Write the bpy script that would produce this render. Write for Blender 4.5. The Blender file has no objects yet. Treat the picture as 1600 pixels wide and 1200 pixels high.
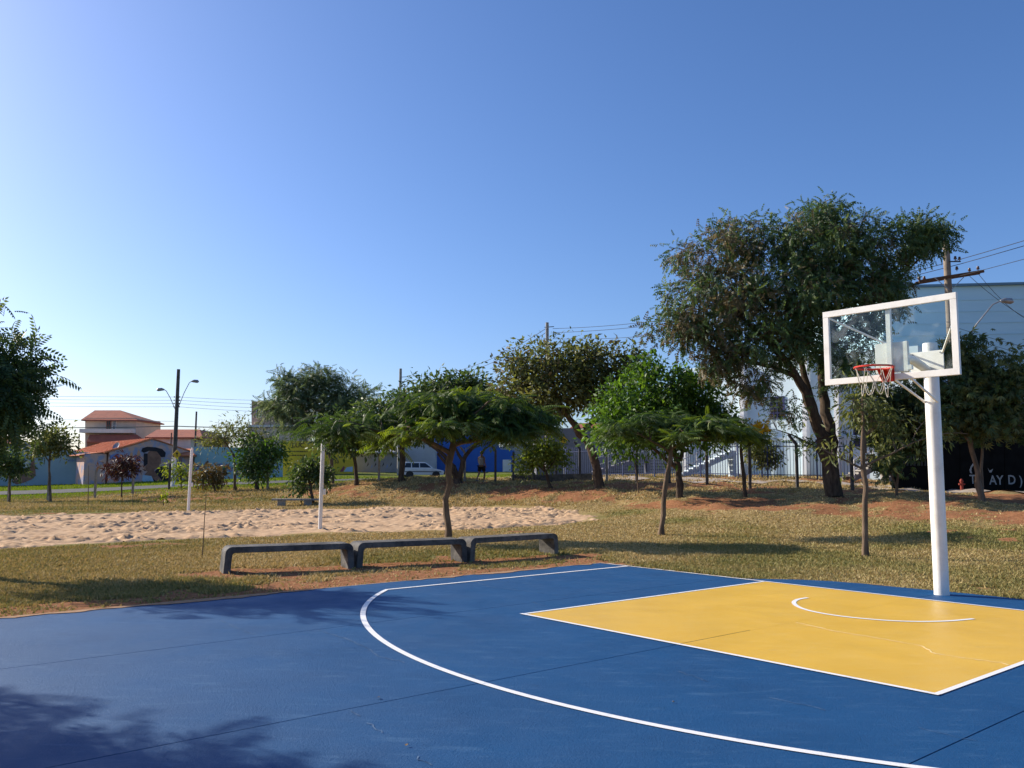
import bpy, bmesh, math, random
import numpy as np
from mathutils import Vector, Matrix

rng = np.random.default_rng(7)
random.seed(7)
S = bpy.context.scene
COL = S.collection
rad = math.radians

# ------------------------------------------------------------------ camera, sky, sun, exposure
F, PITCH, ROLL, CAMH = 1333.75, 0.1052, 0.004, 1.62
cam = bpy.data.cameras.new('camera')
cam.sensor_width = 36.0
cam.lens = F / 1600 * 36.0
cam.clip_start = 0.05
cam.clip_end = 3000
camo = bpy.data.objects.new('camera', cam)
COL.objects.link(camo)
camo.matrix_world = (Matrix.Translation((0, 0, CAMH)) @ Matrix.Rotation(math.pi / 2 + PITCH, 4, 'X') @ Matrix.Rotation(ROLL, 4, 'Z'))
S.camera = camo

SUN_AZ, SUN_EL = rad(-63), rad(27)          # azimuth from the view axis (+Y), negative to the left
SUNV = Vector((math.sin(SUN_AZ) * math.cos(SUN_EL), math.cos(SUN_AZ) * math.cos(SUN_EL), math.sin(SUN_EL)))
W = bpy.data.worlds.new('World')
S.world = W
W.use_nodes = True
wn = W.node_tree.nodes
wl = W.node_tree.links
bg = wn['Background']
sky = wn.new('ShaderNodeTexSky')
sky.sky_type = 'NISHITA'
sky.sun_disc = False
sky.sun_elevation = SUN_EL
sky.sun_rotation = SUN_AZ
sky.altitude = 600
sky.air_density = 1.0
sky.dust_density = 1.9
sky.ozone_density = 4.0
hsv = wn.new('ShaderNodeHueSaturation')          # the camera's vivid white balance, the same over the whole sky
hsv.inputs['Saturation'].default_value = 1.12
tint = wn.new('ShaderNodeMix')
tint.data_type = 'RGBA'
tint.blend_type = 'MULTIPLY'
tint.inputs[0].default_value = 1.0
tint.inputs[7].default_value = (0.94, 0.955, 1.10, 1)
wl.new(sky.outputs[0], hsv.inputs['Color'])
wl.new(hsv.outputs[0], tint.inputs[6])
wl.new(tint.outputs[2], bg.inputs[0])
bg.inputs[1].default_value = 0.102
sun = bpy.data.lights.new('sun', 'SUN')
sun.energy = 5.0
sun.angle = rad(0.53)
sun.color = (1.0, 0.90, 0.76)
suno = bpy.data.objects.new('sun', sun)
COL.objects.link(suno)
suno.rotation_euler = SUNV.to_track_quat('Z', 'Y').to_euler()
S.view_settings.view_transform = 'Standard'
S.view_settings.look = 'None'
S.view_settings.exposure = 0.6
S.view_settings.gamma = 1.0
S.view_settings.use_curve_mapping = False

# ------------------------------------------------------------------ small helpers
def at(px, py, D):
    """point on the sight line of photo pixel (px, py) that stands D metres in front"""
    u = (px - 800) / F
    v = (600 - py) / F
    c, s = math.cos(ROLL), math.sin(ROLL)
    a = u * c - v * s
    b = u * s + v * c
    fy = math.cos(PITCH) - b * math.sin(PITCH)
    fz = math.sin(PITCH) + b * math.cos(PITCH)
    k = D / fy
    return Vector((a * k, D, CAMH + fz * k))

def ground_at(px, py, z=0.0):
    p = at(px, py, 1.0)
    k = (z - CAMH) / (p.z - CAMH)
    return Vector((p.x * k, k, z))

PSI = -0.8702
CPS, SPS = math.cos(PSI), math.sin(PSI)
def court(X, Y, z=0.0):
    dx, dy = X - 5.3205, Y + 11.549
    return Vector((CPS * dx - SPS * dy, SPS * dx + CPS * dy, z))
def uncourt(p):
    r, f = p[0], p[1]
    return (CPS * r + SPS * f + 5.3205, -SPS * r + CPS * f - 11.549)
COURT_ROT = math.atan2(SPS, CPS)             # local X (baseline) in the world

def smooth(a, b, x):
    t = np.clip((x - a) / (b - a), 0, 1)
    return t * t * (3 - 2 * t)

_perm = rng.random((256, 256))
def vnoise(x, y):
    x = np.asarray(x, float); y = np.asarray(y, float)
    xi = np.floor(x).astype(int); yi = np.floor(y).astype(int)
    fx = x - xi; fy = y - yi
    fx = fx * fx * (3 - 2 * fx); fy = fy * fy * (3 - 2 * fy)
    g = lambda i, j: _perm[i % 256, j % 256]
    return (g(xi, yi) * (1 - fx) + g(xi + 1, yi) * fx) * (1 - fy) + (g(xi, yi + 1) * (1 - fx) + g(xi + 1, yi + 1) * fx) * fy
def fbm(x, y, o=4):
    s = 0; a = .5
    for k in range(o):
        s = s + a * vnoise(x * 2 ** k + 17 * k, y * 2 ** k + 31 * k); a *= .5
    return s / (1 - .5 ** o)

def tag(o, label=None, cat=None, group=None, kind=None):
    if label: o['label'] = label
    if cat: o['category'] = cat
    if group: o['group'] = group
    if kind: o['kind'] = kind
    return o

def thing(name, label, cat, loc=(0, 0, 0), rz=0, group=None):
    o = bpy.data.objects.new(name, None)
    o.empty_display_size = .2
    COL.objects.link(o)
    o.location = loc
    o.rotation_euler = (0, 0, rz)
    return tag(o, label, cat, group)

def link_mesh(name, me, mat=None, parent=None, smooth_=False):
    if mat is not None and not me.materials: me.materials.append(mat)
    if smooth_: me.polygons.foreach_set('use_smooth', [True] * len(me.polygons))
    o = bpy.data.objects.new(name, me)
    COL.objects.link(o)
    if parent is not None: o.parent = parent
    return o

def raw_mesh(name, V, faces_n, idx):
    """V (n,3); every face has faces_n corners; idx flat"""
    me = bpy.data.meshes.new(name)
    V = np.asarray(V, np.float32)
    idx = np.asarray(idx, np.int32).ravel()
    nf = len(idx) // faces_n
    me.vertices.add(len(V)); me.vertices.foreach_set('co', V.ravel())
    me.loops.add(len(idx)); me.loops.foreach_set('vertex_index', idx)
    me.polygons.add(nf)
    me.polygons.foreach_set('loop_start', np.arange(nf, dtype=np.int32) * faces_n)
    me.polygons.foreach_set('loop_total', np.full(nf, faces_n, np.int32))
    me.update(calc_edges=True)
    return me

class MB:
    """collects shapes of ONE part"""
    def __init__(s): s.v = []; s.f = []
    def add(s, V, Fs):
        b = len(s.v); s.v += [tuple(p) for p in V]; s.f += [tuple(i + b for i in f) for f in Fs]; return s
    def box(s, c, d, M=None):
        x, y, z = c; a, b, h = d[0] / 2, d[1] / 2, d[2] / 2
        V = [Vector((x + i * a, y + j * b, z + k * h)) for k in (-1, 1) for j in (-1, 1) for i in (-1, 1)]
        if M is not None: V = [M @ p for p in V]
        return s.add(V, [(0, 2, 3, 1), (4, 5, 7, 6), (0, 1, 5, 4), (2, 6, 7, 3), (0, 4, 6, 2), (1, 3, 7, 5)])
    def prism(s, poly, d, axis='Y', off=0.0):
        """polygon in the plane normal to axis, extruded from off to off+d"""
        n = len(poly)
        if axis == 'Y': g = lambda p, t: (p[0], t, p[1])
        elif axis == 'Z': g = lambda p, t: (p[0], p[1], t)
        else: g = lambda p, t: (t, p[0], p[1])
        V = [g(p, off) for p in poly] + [g(p, off + d) for p in poly]
        Fs = [tuple(range(n)), tuple(range(2 * n - 1, n - 1, -1))] + [(i, i + n, (i + 1) % n + n, (i + 1) % n) for i in range(n)]
        return s.add(V, Fs)
    def sheet(s, V): return s.add(V, [tuple(range(len(V)))])
    def bar(s, a, b, w, h=None):
        a = Vector(a); b = Vector(b); d = b - a; L = d.length; h = h or w
        q = d.to_track_quat('X', 'Z').to_matrix().to_4x4(); q.translation = (a + b) / 2
        return s.box((0, 0, 0), (L, w, h), q)
    def tube(s, pts, r, n=8, cap=True, closed=False):
        pts = [Vector(p) for p in pts]
        rs = list(r) if hasattr(r, '__len__') else [r] * len(pts)
        m = len(pts); V = []
        t0 = (pts[1] - pts[0]).normalized()
        u = t0.orthogonal().normalized()
        for i, p in enumerate(pts):
            if closed: t = pts[(i + 1) % m] - pts[i - 1]
            else: t = pts[min(i + 1, m - 1)] - pts[max(i - 1, 0)]
            t = t.normalized() if t.length > 1e-9 else t0
            u = (u - t * u.dot(t))
            u = u.normalized() if u.length > 1e-6 else t.orthogonal().normalized()
            w = t.cross(u)
            for k in range(n):
                a = 2 * math.pi * k / n
                V.append(p + (u * math.cos(a) + w * math.sin(a)) * rs[i])
        Fs = []
        for i in range(m if closed else m - 1):
            j = (i + 1) % m
            for k in range(n):
                k2 = (k + 1) % n
                Fs.append((i * n + k, i * n + k2, j * n + k2, j * n + k))
        if cap and not closed:
            Fs += [tuple(range(n - 1, -1, -1)), tuple((m - 1) * n + k for k in range(n))]
        return s.add(V, Fs)
    def lathe(s, prof, n=16, c=(0, 0, 0)):
        V = []; m = len(prof)
        for r, z in prof:
            for k in range(n):
                a = 2 * math.pi * k / n
                V.append((c[0] + r * math.cos(a), c[1] + r * math.sin(a), c[2] + z))
        Fs = [(i * n + k, i * n + (k + 1) % n, (i + 1) * n + (k + 1) % n, (i + 1) * n + k) for i in range(m - 1) for k in range(n)]
        Fs += [tuple(range(n - 1, -1, -1)), tuple((m - 1) * n + k for k in range(n))]
        return s.add(V, Fs)
    def build(s, name, mat, parent=None, smooth_=False, bevel=0):
        me = bpy.data.meshes.new(name)
        me.from_pydata(s.v, [], s.f); me.update()
        bm = bmesh.new(); bm.from_mesh(me); bmesh.ops.recalc_face_normals(bm, faces=bm.faces); bm.to_mesh(me); bm.free()
        o = link_mesh(name, me, mat, parent)
        if smooth_:
            me.polygons.foreach_set('use_smooth', [True] * len(me.polygons))
            try: me.set_sharp_from_angle(angle=rad(40))
            except Exception: pass
        if bevel:
            b = o.modifiers.new('bevel', 'BEVEL'); b.width = bevel; b.segments = 2; b.limit_method = 'ANGLE'; b.angle_limit = rad(40)
        return o

# ------------------------------------------------------------------ materials
MATS = {}
def mat(name, col, col2=None, rough=.8, scale=6., bump=0., bscale=40., spec=.3, metal=0., detail=5., lo=.35, hi=.65, stretch=None):
    m = bpy.data.materials.new(name); m.use_nodes = True
    N, L = m.node_tree.nodes, m.node_tree.links
    b = N['Principled BSDF']
    b.inputs['Roughness'].default_value = rough
    b.inputs['Specular IOR Level'].default_value = spec
    b.inputs['Metallic'].default_value = metal
    b.inputs['Base Color'].default_value = (*col, 1)
    tc = N.new('ShaderNodeTexCoord')
    src = tc.outputs['Object']
    if stretch:
        mp = N.new('ShaderNodeMapping'); mp.inputs['Scale'].default_value = stretch
        L.new(src, mp.inputs[0]); src = mp.outputs[0]
    if col2 is not None:
        n = N.new('ShaderNodeTexNoise'); n.inputs['Scale'].default_value = scale; n.inputs['Detail'].default_value = detail
        n.inputs['Roughness'].default_value = .62
        r = N.new('ShaderNodeMapRange'); r.inputs[1].default_value = lo; r.inputs[2].default_value = hi
        x = N.new('ShaderNodeMix'); x.data_type = 'RGBA'
        x.inputs[6].default_value = (*col, 1); x.inputs[7].default_value = (*col2, 1)
        L.new(src, n.inputs['Vector']); L.new(n.outputs[0], r.inputs[0]); L.new(r.outputs[0], x.inputs[0]); L.new(x.outputs[2], b.inputs['Base Color'])
    if bump:
        n2 = N.new('ShaderNodeTexNoise'); n2.inputs['Scale'].default_value = bscale; n2.inputs['Detail'].default_value = 4
        bp = N.new('ShaderNodeBump'); bp.inputs['Strength'].default_value = bump; bp.inputs['Distance'].default_value = .02
        L.new(src, n2.inputs['Vector']); L.new(n2.outputs[0], bp.inputs['Height']); L.new(bp.outputs[0], b.inputs['Normal'])
    MATS[name] = m
    return m

def leaf_mat(name, dark, mid, light, trans=.3, rough=.55):
    m = bpy.data.materials.new(name); m.use_nodes = True
    N, L = m.node_tree.nodes, m.node_tree.links
    b = N['Principled BSDF']; out = N['Material Output']
    a = N.new('ShaderNodeAttribute'); a.attribute_name = 'v'
    r = N.new('ShaderNodeValToRGB')
    e = r.color_ramp.elements
    e[0].position = 0; e[0].color = (*dark, 1); e[1].position = 1; e[1].color = (*light, 1)
    k = e.new(.55); k.color = (*mid, 1)
    L.new(a.outputs['Fac'], r.inputs[0]); L.new(r.outputs[0], b.inputs['Base Color'])
    b.inputs['Roughness'].default_value = rough; b.inputs['Specular IOR Level'].default_value = .45
    t = N.new('ShaderNodeBsdfTranslucent')
    hs = N.new('ShaderNodeHueSaturation'); hs.inputs['Hue'].default_value = .475; hs.inputs['Saturation'].default_value = 1.15; hs.inputs['Value'].default_value = 1.5
    L.new(r.outputs[0], hs.inputs['Color']); L.new(hs.outputs[0], t.inputs[0])
    x = N.new('ShaderNodeMixShader'); x.inputs[0].default_value = trans
    L.new(b.outputs[0], x.inputs[1]); L.new(t.outputs[0], x.inputs[2]); L.new(x.outputs[0], out.inputs[0])
    return m

bark = mat('bark', (.115, .085, .06), (.05, .038, .03), .95, 9, .8, 30, .1, stretch=(1, 1, .3))
bark_pale = mat('bark_pale', (.21, .15, .105), (.10, .072, .05), .95, 8, .6, 30, .1, stretch=(1, 1, .3))
concrete = mat('concrete', (.34, .32, .29), (.22, .21, .19), .9, 5, .4, 60)
concrete_dark = mat('weathered_concrete', (.15, .142, .13), (.035, .035, .036), .85, 4, .5, 50, lo=.3, hi=.7)
wood_pole = mat('pole_wood', (.14, .105, .075), (.07, .055, .045), .95, 5, .5, 20, stretch=(1, 1, .15))
white_paint = mat('white_paint', (.80, .79, .76), (.70, .68, .64), .45, 3, .08, 60, .4)
white_steel = mat('white_steel', (.82, .80, .75), (.66, .63, .57), .4, 5, .06, 80, .45, lo=.45, hi=.8)
red_paint = mat('red_paint', (.62, .05, .03), (.5, .04, .03), .45, 8)
dark_metal = mat('dark_metal', (.03, .03, .032), None, .5, metal=.3)
grey_metal = mat('grey_metal', (.35, .36, .37), (.25, .25, .26), .45, 6, metal=.6)
asphalt = mat('asphalt', (.085, .085, .088), (.06, .06, .062), .95, 3, .3, 120)
black_paint = mat('black_paint', (.006, .0065, .0065), (.011, .012, .012), .95, 2, spec=.05)
roof_tile = mat('roof_tile', (0.625, 0.2125, 0.0938), (0.45, 0.1375, 0.0625), .9, 1.2, .5, 14)
roof_brown = mat('roof_tile_brown', (0.39, 0.1235, 0.0715), (0.286, 0.091, 0.0585), .9, 1.5, .5, 14)
cream = mat('cream_plaster', (0.625, 0.5, 0.375), (0.5375, 0.425, 0.325), .9, 1.5)
white_wall = mat('white_plaster', (.72, .69, .63), (.60, .56, .50), .9, .8)
glass_dark = mat('window_glass', (.02, .025, .03), None, .08, spec=.6)
rubber = mat('tyre_rubber', (.018, .018, .018), None, .85)

# ------------------------------------------------------------------ terrain
CP = []
for y in (-25, -8, 4, 12, 20):
    for x in (-70, -45, -25, -12, 0, 8): CP.append((x, y, 0.0))
for x, y in ((14, -20), (14, -5), (14, 5), (25, -15), (25, 0), (12, 12), (9, 17.5)): CP.append((x, y, 0.0))
for y in (27, 34): CP += [(x, y, 0.0) for x in (-45, -28, -16, -8, -2, 2)]
CP += [(-34, 40, 0), (-22, 41, 0), (-12, 41, 0), (-5, 40, 0.02)]
PXCP = [(-300, 787, 52), (0, 786, 52), (144, 780, 54), (0, 774, 66), (-300, 776, 66), (-300, 764, 80), (180, 767, 67), (0, 760.5, 80), (150, 756, 80), (265, 752, 80),
        (360, 758, 67), (270, 766, 60), (330, 768.5, 54.5), (400, 766, 54), (330, 788, 46.5), (420, 790, 45.5), (440, 761, 60), (520, 757.5, 53), (560, 757, 50.5),
        (630, 751.5, 49), (720, 756, 47), (750, 753, 50), (560, 787, 45), (660, 785, 43.6), (760, 786, 42.5), (640, 749, 70), (690, 747.5, 78), (500, 741, 85),
        (620, 738, 88), (400, 746, 85), (900, 752, 47), (860, 757, 44.5), (880, 790, 38), (800, 770, 43.5), (937, 763, 42), (1000, 765, 41), (1000, 800, 33), (1000, 775, 38.5), (1062, 779, 36), (1165, 776, 36),
        (1160, 797, 30), (1160, 826, 25.4), (1305, 777, 33), (1300, 802, 28.5), (1300, 830, 24.2), (1400, 776, 31.5), (1400, 810, 26), (1400, 842, 21.4),
        (1533, 786, 29), (1530, 815, 24), (1530, 852, 19.4), (1680, 792, 27), (1700, 822, 22), (1720, 866, 17.3), (1040, 748, 50), (1200, 750, 46), (1330, 752, 45), (1500, 766, 38),
        (1600, 767, 38), (1750, 769, 37), (900, 745.5, 60), (800, 742, 75), (960, 743, 60), (1500, 757, 46)]
for q in PXCP:
    p = at(*q); CP.append((p.x, p.y, p.z))
CP += [(-70, 110, .9), (-40, 110, 1.5), (-10, 110, 2.1), (20, 110, 2.1), (60, 110, 2.1), (-70, 140, 1.2), (0, 140, 2.3), (70, 140, 2.2), (70, 70, 1.7), (70, 35, 1.2), (45, 20, .6), (45, 0, .1), (70, 0, .3)]
CP = np.array(CP)
def _U(d2): return np.where(d2 > 1e-12, d2 * np.log(np.maximum(d2, 1e-12)), 0)
_s = 30.0
_A = CP[:, :2] / _s
_n = len(CP)
_K = _U(((_A[:, None] - _A[None]) ** 2).sum(-1)) + np.eye(_n) * 2e-4
_P = np.c_[np.ones(_n), _A]
_M = np.block([[_K, _P], [_P.T, np.zeros((3, 3))]])
_w = np.linalg.solve(_M, np.r_[CP[:, 2], np.zeros(3)])
def base_height(x, y):
    x = np.clip(np.asarray(x, float), -72, 72); y = np.clip(np.asarray(y, float), -25, 140)
    q = np.stack([x.ravel(), y.ravel()], 1) / _s
    out = np.empty(len(q))
    for i in range(0, len(q), 20000):
        c = q[i:i + 20000]
        out[i:i + 20000] = _U(((c[:, None] - _A[None]) ** 2).sum(-1)) @ _w[:_n] + _w[_n] + c @ _w[_n + 1:]
    return out.reshape(x.shape)

# ---- the outline of the court slab (court coordinates)
APRON_PX = [(1130, 903.5), (1160, 904.2), (1200, 904.6), (1250, 905.6), (1300, 908), (1345, 911.5), (1400, 917), (1462, 922.5), (1520, 928), (1600, 936.5), (1700, 949)]
apron = [uncourt(ground_at(*q)) for q in APRON_PX]
COURT_L, COURT_R, COURT_B = -5.8335, 9.2, -17.5
def in_court(x, y, m=0.0):
    X = CPS * x + SPS * y + 5.3205; Y = -SPS * x + CPS * y - 11.549
    a = np.array(apron); top = np.interp(X, a[:, 0], a[:, 1], left=0, right=a[-1, 1]); top = np.maximum(top, 0)
    return (X > COURT_L - m) & (X < COURT_R + m) & (Y > COURT_B - m) & (Y < top + m), X, Y

def terrain(x, y):
    x = np.asarray(x, float); y = np.asarray(y, float)
    z = base_height(x, y)
    z = z - .035 + (fbm(x * .7, y * .7, 4) - .5) * .07 * smooth(0, 3, np.abs(y) + np.abs(x) * .3)
    # the bank is lumpy
    z = z + (fbm(x * .9 + 50, y * .9, 4) - .5) * .42 * smooth(.12, .5, z) * (1 - smooth(55, 70, y))
    inside, X, Y = in_court(x, y, -.12)
    d = np.minimum(np.minimum(X - COURT_L, COURT_R - X), np.minimum(-Y, Y - COURT_B))
    near = 1 - smooth(0.0, 1.6, -d)
    z = z * (1 - near) + (-.03 + (fbm(x * 2.1, y * 2.1, 3) - .5) * .03) * near
    z = np.where(inside, -.12, z)
    return z
def tz(x, y): return float(terrain(np.array([x]), np.array([y]))[0])

# ---- what grows where: 0..1 dirt, 0..1 green
SAND_NEAR = [(-900, 905), (-400, 874), (0, 856), (144, 850.6), (315, 841.6), (500, 833), (700, 828), (800, 823), (860, 819.5), (915, 815), (950, 812)]
SAND_FAR = [(950, 810), (935, 805), (860, 798.5), (780, 794), (620, 791), (460, 795), (300, 798), (144, 800), (0, 804), (-400, 813), (-900, 826)]
sand_poly = [ground_at(*q)[:2] for q in SAND_NEAR + SAND_FAR]
def in_poly(x, y, poly):
    x = np.asarray(x); y = np.asarray(y); c = np.zeros(x.shape, bool); n = len(poly)
    for i in range(n):
        x1, y1 = poly[i]; x2, y2 = poly[(i + 1) % n]
        if y1 == y2: continue
        k = ((y1 > y) != (y2 > y)) & (x < (x2 - x1) * (y - y1) / (y2 - y1) + x1)
        c ^= k
    return c

def seg_dist(x, y, a, b):
    ax, ay = a; bx, by = b; dx, dy = bx - ax, by - ay
    t = np.clip(((x - ax) * dx + (y - ay) * dy) / (dx * dx + dy * dy), 0, 1)
    return np.hypot(x - ax - t * dx, y - ay - t * dy)

BENCH_A, BENCH_B = ground_at(330, 896)[:2], ground_at(915, 866)[:2]
TREE_SPOTS = []
def cover(x, y):
    """returns dirt, green"""
    n1 = fbm(x * .35 + 3, y * .35 + 9, 5); n2 = fbm(x * 1.7 + 40, y * 1.7, 4); n3 = fbm(x * .12 + 80, y * .12 + 11, 3)
    dirt = smooth(.60, .76, n1 * .55 + n2 * .45)
    _, X, Y = in_court(x, y)
    # trodden strip between the benches and the court, and the court's far edge
    db = seg_dist(x, y, BENCH_A, BENCH_B)
    dside = COURT_L - X
    strip = (1 - smooth(.6, 1.6, dside + (n2 - .5) * 2.4 + (n1 - .5) * 1.5)) * (dside > -.5) * (Y < .6)
    strip = strip * (.72 + .28 * smooth(-10, -7, Y))
    wear = (1 - smooth(.25, .75, db + (n2 - .5) * .9))
    edge = (1 - smooth(.0, .35, Y + (n2 - .5) * .5)) * (Y > -.3) * (X > COURT_L) * .8
    dirt = np.maximum.reduce([dirt, strip, wear * .9, edge])
    z = base_height(x, y)
    bank = smooth(.18, .45, z) * (1 - smooth(48, 54, y))
    mound = np.exp(-((x + 19) / 5.5) ** 2 - ((y - 51) / 3.5) ** 2)
    dirt = np.maximum(dirt, mound * smooth(.35, .55, n2) * 1.1)
    dirt = np.maximum(dirt, bank * smooth(.39, .60, n1 * .55 + n2 * .45) * .98)
    green = (.15 + .55 * smooth(.42, .66, n3 * .4 + n1 * .6)) * (1 - bank * .7)
    green = np.maximum(green, smooth(-2, -9, x) * (1 - smooth(20, 26, y)) * (.22 + .55 * n1))
    green = np.maximum(green, smooth(58, 62, y) * (1 - smooth(100, 120, y)) * .95)
    return np.clip(dirt, 0, 1), np.clip(green, 0, 1)

def axis(pts):
    out = []
    for a, b, s in pts:
        out += list(np.arange(a, b, s))
    return np.array(out)
gx = axis([(-1500, -200, 130), (-200, -72, 8), (-72, -26, 1.2), (-26, 22, .28), (22, 72, 1.2), (72, 200, 8), (200, 1501, 130)])
gy = axis([(-300, -26, 25), (-26, 5, 1.0), (5, 40, .25), (40, 58, .45), (58, 100, 1.4), (100, 160, 6), (160, 2000, 120)])
GX, GY = np.meshgrid(gx, gy)
GZ = terrain(GX, GY)
_in = in_poly(GX, GY, sand_poly) & in_poly(GX + .9, GY, sand_poly) & in_poly(GX - .9, GY, sand_poly) & in_poly(GX, GY + .9, sand_poly) & in_poly(GX, GY - .9, sand_poly)
GZ = np.where(_in & (GY < 60), GZ - .14, GZ)
nx, ny = len(gx), len(gy)
ii = (np.arange(ny - 1)[:, None] * nx + np.arange(nx - 1)[None]).ravel()
me = raw_mesh('ground', np.c_[GX.ravel(), GY.ravel(), GZ.ravel()], 4, np.c_[ii, ii + 1, ii + nx + 1, ii + nx])
dirt, green = cover(GX.ravel(), GY.ravel())
for nme, arr in (('dirt', dirt), ('green', green)):
    a = me.attributes.new(nme, 'FLOAT', 'POINT'); a.data.foreach_set('value', arr.astype(np.float32))

gm = bpy.data.materials.new('lawn'); gm.use_nodes = True
N, L = gm.node_tree.nodes, gm.node_tree.links
b = N['Principled BSDF']; b.inputs['Roughness'].default_value = 1.0; b.inputs['Specular IOR Level'].default_value = .05
def node(t, **k):
    n = N.new(t)
    for a, v in k.items(): setattr(n, a, v)
    return n
tc = node('ShaderNodeTexCoord')
def noise(sc, det=5, ro=.65):
    n = node('ShaderNodeTexNoise'); n.inputs['Scale'].default_value = sc; n.inputs['Detail'].default_value = det; n.inputs['Roughness'].default_value = ro
    L.new(tc.outputs['Object'], n.inputs['Vector']); return n.outputs[0]
def ramp(inp, stops):
    r = node('ShaderNodeValToRGB'); e = r.color_ramp.elements
    while len(e) < len(stops): e.new(.5)
    for k, (p, c) in enumerate(stops): e[k].position = p; e[k].color = (*c, 1)
    L.new(inp, r.inputs[0]); return r.outputs[0]
def mixc(f, a, b_):
    x = node('ShaderNodeMix', data_type='RGBA'); L.new(f, x.inputs[0]); L.new(a, x.inputs[6]); L.new(b_, x.inputs[7]); return x.outputs[2]
straw0 = ramp(noise(14), [(.3, (.21, .145, .06)), (.55, (.35, .26, .115)), (.75, (.46, .36, .18))])
worn = node('ShaderNodeMapRange'); worn.inputs[1].default_value = .48; worn.inputs[2].default_value = .70; worn.inputs[4].default_value = .75
L.new(noise(1.3, 8, .7), worn.inputs[0])
straw = mixc(worn.outputs[0], straw0, ramp(noise(20), [(.3, (.15, .085, .045)), (.6, (.24, .155, .075)), (.8, (.30, .23, .10))]))
grn = ramp(noise(11), [(.3, (.085, .10, .022)), (.6, (.16, .18, .045)), (.8, (.26, .25, .08))])
soil = ramp(noise(9), [(.3, (.20, .085, .04)), (.55, (.33, .155, .075)), (.8, (.42, .23, .13))])
def attr(n_):
    a = node('ShaderNodeAttribute'); a.attribute_name = n_; return a.outputs['Fac']
def breakup(inp, sc, lo, hi):
    m1 = node('ShaderNodeMath', operation='ADD'); L.new(inp, m1.inputs[0])
    m2 = node('ShaderNodeMath', operation='MULTIPLY_ADD'); L.new(noise(sc), m2.inputs[0]); m2.inputs[1].default_value = .9; m2.inputs[2].default_value = -.45
    L.new(m2.outputs[0], m1.inputs[1])
    r = node('ShaderNodeMapRange'); r.inputs[1].default_value = lo; r.inputs[2].default_value = hi; L.new(m1.outputs[0], r.inputs[0]); return r.outputs[0]
c1 = mixc(breakup(attr('green'), 4, .2, .8), straw, grn)
c2 = mixc(breakup(attr('dirt'), 5, .35, .7), c1, soil)
L.new(c2, b.inputs['Base Color'])
bp = node('ShaderNodeBump'); bp.inputs['Strength'].default_value = .7; bp.inputs['Distance'].default_value = .05
L.new(noise(22, 6, .7), bp.inputs['Height']); L.new(bp.outputs[0], b.inputs['Normal'])
g = link_mesh('ground', me, gm, None, True)
tag(g, 'dry lawn with bare red soil rising to a low bank', kind='structure')

# ------------------------------------------------------------------ sand court
xs = np.arange(-42, 6, .085); ys = np.arange(15, 45, .085)
SX, SY = np.meshgrid(xs, ys)
inside = in_poly(SX + (fbm(SX * 1.1, SY * 1.1, 5) - .5) * 2.2, SY + (fbm(SX * 1.1 + 9, SY * 1.1, 5) - .5) * 2.0, sand_poly)
def blur(a, k):
    for ax in (0, 1):
        c = np.cumsum(np.pad(a, [(k + 1, k) if i == ax else (0, 0) for i in (0, 1)], mode='edge'), axis=ax)
        a = (np.take(c, np.arange(2 * k + 1, c.shape[ax]), ax) - np.take(c, np.arange(0, c.shape[ax] - 2 * k - 1), ax)) / (2 * k + 1)
    return a
inner = smooth(.5, 1.0, blur(inside.astype(float), 5))
foot = fbm(SX * 6.5, SY * 6.5, 2); dents = np.abs(fbm(SX * 4.1 + 7, SY * 4.1, 3) - .5); trail = fbm(SX * .8 + 3, SY * .8, 2)
SZ = base_height(SX, SY) - .035 + ((foot - .5) * .17 * (.35 + smooth(.28, .72, trail)) + dents * .17 * (.3 + smooth(.3, .65, trail)) - .03 + (fbm(SX * .25, SY * .25, 2) - .5) * .10 + .03) * inner - (1 - inner) * .05
q = (inside[:-1, :-1] & inside[1:, :-1] & inside[:-1, 1:] & inside[1:, 1:])
nsx = len(xs)
ii = (np.arange(len(ys) - 1)[:, None] * nsx + np.arange(nsx - 1)[None])[q]
quads = np.c_[ii, ii + 1, ii + nsx + 1, ii + nsx]
used, inv = np.unique(quads, return_inverse=True)
me = raw_mesh('sand', np.c_[SX.ravel(), SY.ravel(), SZ.ravel()][used], 4, inv.reshape(quads.shape))
sand_m = mat('sand', (.60, .42, .26), (.46, .30, .18), 1.0, 2.2, .9, 7, .05)
so = link_mesh('sand', me, sand_m, None, True)
tag(so, 'trampled pale sand of the volleyball court', kind='structure')

# ------------------------------------------------------------------ roads and paths (ribbons that follow the ground)
def ribbon(name, pts, width, m, lift=.03, step=.5, label=None, kind='structure', thick=0.0):
    P = [Vector((p[0], p[1])) for p in pts]
    line = []
    for a, c in zip(P[:-1], P[1:]):
        k = max(1, int((c - a).length / step))
        line += [a.lerp(c, i / k) for i in range(k)]
    line.append(P[-1])
    # soften the corners
    for _ in range(6): line = [line[0]] + [(line[i - 1] + line[i] * 2 + line[i + 1]) / 4 for i in range(1, len(line) - 1)] + [line[-1]]
    V = []; nw = 5
    for i, p in enumerate(line):
        t = (line[min(i + 1, len(line) - 1)] - line[max(i - 1, 0)]).normalized(); s = Vector((-t.y, t.x))
        for k in range(nw):
            o = p + s * width * ((nw - 1) / 2 - k) / (nw - 1); V.append((o.x, o.y, 0))
    V = np.array(V); V[:, 2] = terrain(V[:, 0], V[:, 1]) + .03 + lift * .5
    idx = [(i * nw + k, i * nw + k + 1, (i + 1) * nw + k + 1, (i + 1) * nw + k) for i in range(len(line) - 1) for k in range(nw - 1)]
    o = link_mesh(name, raw_mesh(name, V, 4, idx), m, None, True)
    tag(o, label, kind=kind)
    return o
def gp(px, py, D): p = at(px, py, D); return (p.x, p.y)
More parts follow.
